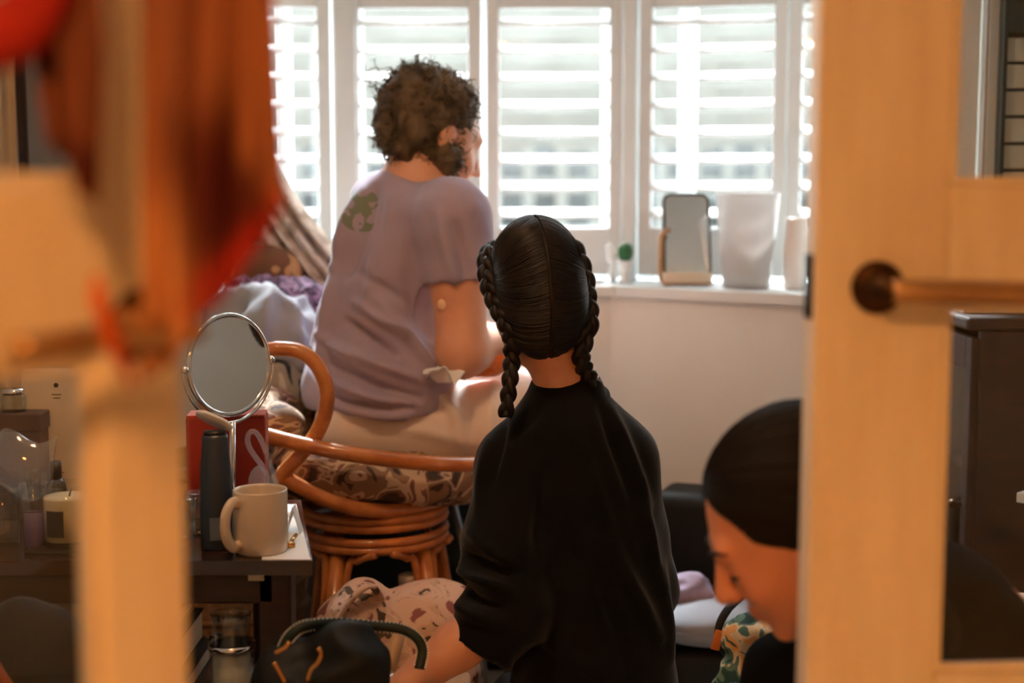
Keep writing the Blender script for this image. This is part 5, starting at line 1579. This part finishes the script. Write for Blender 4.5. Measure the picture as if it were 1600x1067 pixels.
obj('door_knob', lathe([(0, 0), (.006, 0), (.005, .008), (.010, .014), (.008, .022), (0, .024)], (cx0 - .015, 2.64, ctz * .6), 20, np.array([[0, 0, -1], [0, 1, 0], [1, 0, 0]])), m_brass, cdn)
for z in (.3, .58):
    obj('cabinet_shelf', box((cx0 + .2, 2.75, z), (.37, .26, .014), None, .002), m_darkwood, cab, False)
bk = thing('closed_book', 'pale closed book lying on top of the dark cabinet', 'book', (cx0 + .02, 2.76, ctz + .011))
obj('cover', join(box((cx0 + .05, 2.76, ctz + .0125), (.12, .16, .002), None, 0), box((cx0 + .05, 2.76, ctz + .0305), (.12, .16, .002), None, 0)), mat('pale_cover', (196, 188, 176), .5), bk, False)
obj('pages', box((cx0 + .05, 2.76, ctz + .0215), (.114, .154, .0155), None, 0), mat('book_pages', (206, 190, 164), .8), bk, False)
# slatted panel above the cabinet
lp_ = thing('slatted_panel', 'pale slatted panel in a thin dark green frame above the dark cabinet', 'wall panel', (1.15, 2.91, 1.1))
x0_ = U(1559, 150, 2.91).x
zt0, zt1 = U(1560, 292, 2.91).z - .03, U(1560, 8, 2.91).z + .10
m_dgreen = mat('dark_green_paint', (30, 46, 40), .4)
m_pale = mat('pale_sage_board', (196, 196, 182), .6)
obj('frame_post', box((x0_ + .004, 2.90, (zt0 + zt1) / 2), (.010, .03, zt1 - zt0), None, .002), m_dgreen, lp_, False)
obj('frame_post', box((x0_ + .40, 2.90, (zt0 + zt1) / 2), (.010, .03, zt1 - zt0), None, .002), m_dgreen, lp_, False)
obj('frame_head', box((x0_ + .2, 2.90, U(1580, 28, 2.9).z), (.385, .028, .062), None, .002), m_dgreen, lp_, False)
obj('frame_foot', box((x0_ + .2, 2.90, zt0 - .006), (.40, .028, .012), None, .002), m_dgreen, lp_, False)
obj('panel_back', box((x0_ + .2, 2.925, (zt0 + zt1) / 2), (.385, .006, zt1 - zt0 - .01), None, 0), m_dgreen, lp_, False)
f0 = None
for k in range(8):
    z = U(1580, 287, 2.9).z + k * .0537
    if z > U(1580, 60, 2.9).z + .02: break
    if f0 is None:
        z_0 = z; f0 = obj('board', box((x0_ + .2, 2.912, z), (.375, .012, .047), None, .002), m_pale, lp_, False)
    else:
        dup(f0, (0, 0, z - z_0), lp_)
obj('brown_batten', box((U(1545, 150, 2.93).x, 2.935, 1.25), (.022, .026, 2.5), None, .003), mat('walnut_batten', (112, 84, 64), .5, col2=(94, 70, 54), scale=5, stretch=(6, 6, 1)), label='upright walnut-brown batten beside the slatted panel', cat='batten')
ws = thing('pedestal_table', 'small white pedestal table in front of the dark cabinet', 'table', (U(1588, 770, 2.46).x + .1, 2.46, 0))
c = v3(U(1588, 770, 2.46))
obj('table_top', box(c + np.array([.12, .0, -.008]), (.17, .17, .018), rotz(math.pi / 4), .002), m_white, ws, False)
obj('leg', box((c[0] + .12, c[1] + .0, (c[2] - .018) / 2), (.03, .03, c[2] - .018), None, .003), m_white, ws, False)
as_ = thing('armchair', 'brown upholstered armchair arm behind the crouching person', 'armchair', (1.1, 2.3, 0))
m_brown = mat('brown_upholstery', (128, 92, 66), .85, col2=(112, 80, 58), scale=14, bump=.2, bscale=120)
zA = U(1570, 938, 2.3).z
obj('arm', box((U(1555, 940, 2.3).x + .22, 2.32, zA / 2 + .02), (.44, .14, zA - .04), rotz(.12), .03, 4), m_brown, as_)
obj('seat', box((U(1555, 940, 2.3).x + .26, 2.20, zA / 2 - .03), (.40, .18, zA - .14), None, .03, 4), m_brown, as_)
obj('ottoman_cushion', sdf_mesh([ell(v3(U(1605, 1080, 2.0)), (.07, .07, .045), None, .03), ell((U(1605, 1080, 2.0).x, 2.0, .19), (.11, .09, .19), None, .04)], .008, clip=lambda X, Y, Z: .001 - Z + 0 * X + 0 * Y),
    mat('taupe_velvet', (146, 128, 112), .8, sheen=.3), label='small taupe velvet pouf beside the armchair', cat='pouf')

# ---- dark-framed glass on the far left wall
lf = thing('standing_mirror', 'tall dark-framed standing mirror behind the red gown beside the bay', 'mirror', (-.92, 2.9, 0))
xa, xb = U(32, 150, 2.9).x, U(190, 150, 2.9).x
za, zb_ = .03, U(32, 20, 2.9).z + .2
for x in (xa, xb):
    obj('frame_post', box((x, 2.905, (za + zb_) / 2), (.016, .02, zb_ - za), None, .003), m_black, lf, False)
for z in (za, zb_):
    obj('frame_rail', box(((xa + xb) / 2, 2.905, z), (xb - xa + .016, .02, .016), None, .003), m_black, lf, False)
obj('mirror_glass', box(((xa + xb) / 2, 2.908, (za + zb_) / 2), (xb - xa, .006, zb_ - za), None, 0), mat('old_mirror', (150, 146, 142), .12, metal=.9), lf, False)

# plain curtain added to darken the daylit cheek of the bay
def sidec(u, v):
    return (lerp0(U(-130, 150, 2.90).x, U(22, 150, 2.90).x, u) + .006 * np.sin(u * 31 + v), 2.895 + .018 * np.sin(u * 26 + 2 * np.sin(v * 2)), 2.35 - 2.33 * v)
def lerp0(a, b, t): return a + (b - a) * t
sc2 = thing('added_side_curtain', 'plain beige curtain added to dim the daylit bay wall beside the tall dark-framed mirror', 'curtain', (-1.05, 2.9, 0))
obj('curtain_cloth', sheet(sidec, 60, 50, .004), mat('beige_curtain', (206, 186, 160), .9, col2=(190, 168, 142), scale=6, bump=.1, bscale=150), sc2)
obj('curtain_pole', tube([(-1.22, 2.895, 2.36), (-.98, 2.895, 2.36)], .012, 10), m_darkwood, sc2)

# ================================================================== gown on the near door
def lerp(a, b, t): return a + (b - a) * t
gw = thing('hanging_gown', 'red and orange patterned gown hanging over the near door', 'gown', (-.22, .9, .75))
m_gown = attr_mat('gown_cloth', .8, trans=.15)
CB, CO, CD, CR = (np.array(lin(c)[:3]) for c in ((160, 106, 80), (210, 156, 114), (74, 5, 9), (160, 26, 22)))
CM = np.array(lin((128, 76, 62))[:3])


def gown_panel(name, top, bot, hem, Yc, seed, amp, paint, freq=30):
    """panel between photo columns top[0]..top[1] (y=-60) and bot[0]..bot[1]; hem gives the lower edge"""
    nu, nv = 70, 60
    u, v = np.meshgrid(np.linspace(0, 1, nu), np.linspace(0, 1, nv), indexing='ij')
    px = lerp(lerp(top[0], top[1], u), lerp(bot[0], bot[1], u), v)
    yb = np.interp(u, [h[0] for h in hem], [h[1] for h in hem])
    py = lerp(-120, yb, v)
    yy = Yc + amp * np.sin(u * freq * .35 + 1.7 * np.sin(v * 2.2 + seed)) + amp * .6 * np.sin(u * freq * .9 + seed * 2 + v * 3)
    xc = (px - 800) / FPX; yc = (533.5 - py) / FPX
    dy = math.cos(PITCH) + yc * math.sin(PITCH); dz = -math.sin(PITCH) + yc * math.cos(PITCH)
    X, Z = xc / dy * Yc, CAM_Z + dz / dy * Yc
    P = np.stack([X, yy, Z], -1)
    # give it thickness through the shared helper
    def fn(_u, _v): return X, yy, Z
    # the cloth runs on up to the hook on the door's top edge
    up = np.full((nu, 1), 2.045)
    X, yy, Z = np.hstack([X[:, :1], X]), np.hstack([yy[:, :1], yy]), np.hstack([up, Z])
    px, py = np.hstack([px[:, :1], px]), np.hstack([py[:, :1], py])
    V, F = sheet(fn, nu, nv + 1, .0025)
    c = paint(px, py).reshape(-1, 3)
    return obj(name, (V, F), m_gown, gw, col=np.concatenate([c, c]))


def blob(px, py, cx, cy, rx, ry, rot=0.0, p=4):
    dx, dy = px - cx, py - cy
    x = dx * math.cos(rot) + dy * math.sin(rot); y = -dx * math.sin(rot) + dy * math.cos(rot)
    return np.exp(-((np.abs(x) / rx) ** p + (np.abs(y) / ry) ** p))[..., None]


def paint_r(px, py):
    c = CB + 0 * px[..., None]
    c = lerp(c, CO, blob(px, py, 255, 450, 45, 150))
    c = lerp(c, CD, blob(px, py, 345, 305, 70, 160, -.12))
    c = lerp(c, CB, blob(px, py, 385, 190, 22, 70))
    c = lerp(c, CR, blob(px, py, 385, 400, 38, 130, .72) * .9)
    c = lerp(c, CM, blob(px, py, 300, 60, 26, 110) * .5)
    return c


def paint_l(px, py):
    c = CM + 0 * px[..., None]
    c = lerp(c, CD, blob(px, py, 120, 270, 50, 50, .5) * .9)
    return lerp(c, CD, blob(px, py, 60, 40, 40, 90) * .6)


def paint_s(px, py):
    c = CO + 0 * px[..., None]
    c = lerp(c, np.array(lin((236, 108, 30))[:3]), blob(px, py, 165, 480, 30, 60))
    return lerp(c, CR, blob(px, py, 200, 575, 30, 45))


gown_panel('gown_front', (212, 428), (225, 448), [(0, 600), (.2, 560), (.38, 500), (.55, 470), (.75, 400), (1, 320)], .93, 1.0, .010, paint_r)
gown_panel('gown_back', (30, 150), (75, 152), [(0, 215), (.3, 250), (.7, 295), (1, 320)], .875, 2.3, .008, paint_l, 24)
gown_panel('sash', (150, 178), (178, 228), [(0, 590), (.5, 615), (1, 600)], .885, .4, .003, paint_s, 10) if False else None
sp1 = [U(150, 430, .87), U(155, 470, .87), U(172, 520, .868), U(190, 560, .866), U(205, 605, .866)]
V, F = tube(spline(sp1, 30), np.interp(np.linspace(0, 1, 30), [0, .2, .6, 1], [.004, .009, .010, .003]), 12, flat=.5)
pxs = np.repeat(np.interp(np.linspace(0, 1, 30), [0, 1], [0, 1]), 12)
cs2 = np.array(lin((238, 120, 40))[:3]) * (1 - pxs[:, None]) + np.array(lin((150, 20, 12))[:3]) * pxs[:, None]
obj('sash', (V, F), m_gown, gw, col=cs2)
for hx, hy in ((-.30, .88), (-.20, .935)):
    obj('door_hook', tube(spline([(hx, hy + .09, 1.98), (hx, hy + .085, 2.045), (hx, hy + .03, 2.05), (hx, hy, 2.04), (hx, hy - .01, 2.0), (hx, hy - .03, 2.01)], 24), .003, 8), m_chrome, gw)
rp = [U(85, -90, .862), U(70, -20, .86), U(40, 30, .853), U(5, 52, .85), U(-45, 60, .85)]
V, F = tube(spline(rp, 24), np.linspace(.016, .022, 24), 14)
obj('gown_sleeve', (V, F), m_gown, gw, col=np.tile(CR, (len(V), 1)))
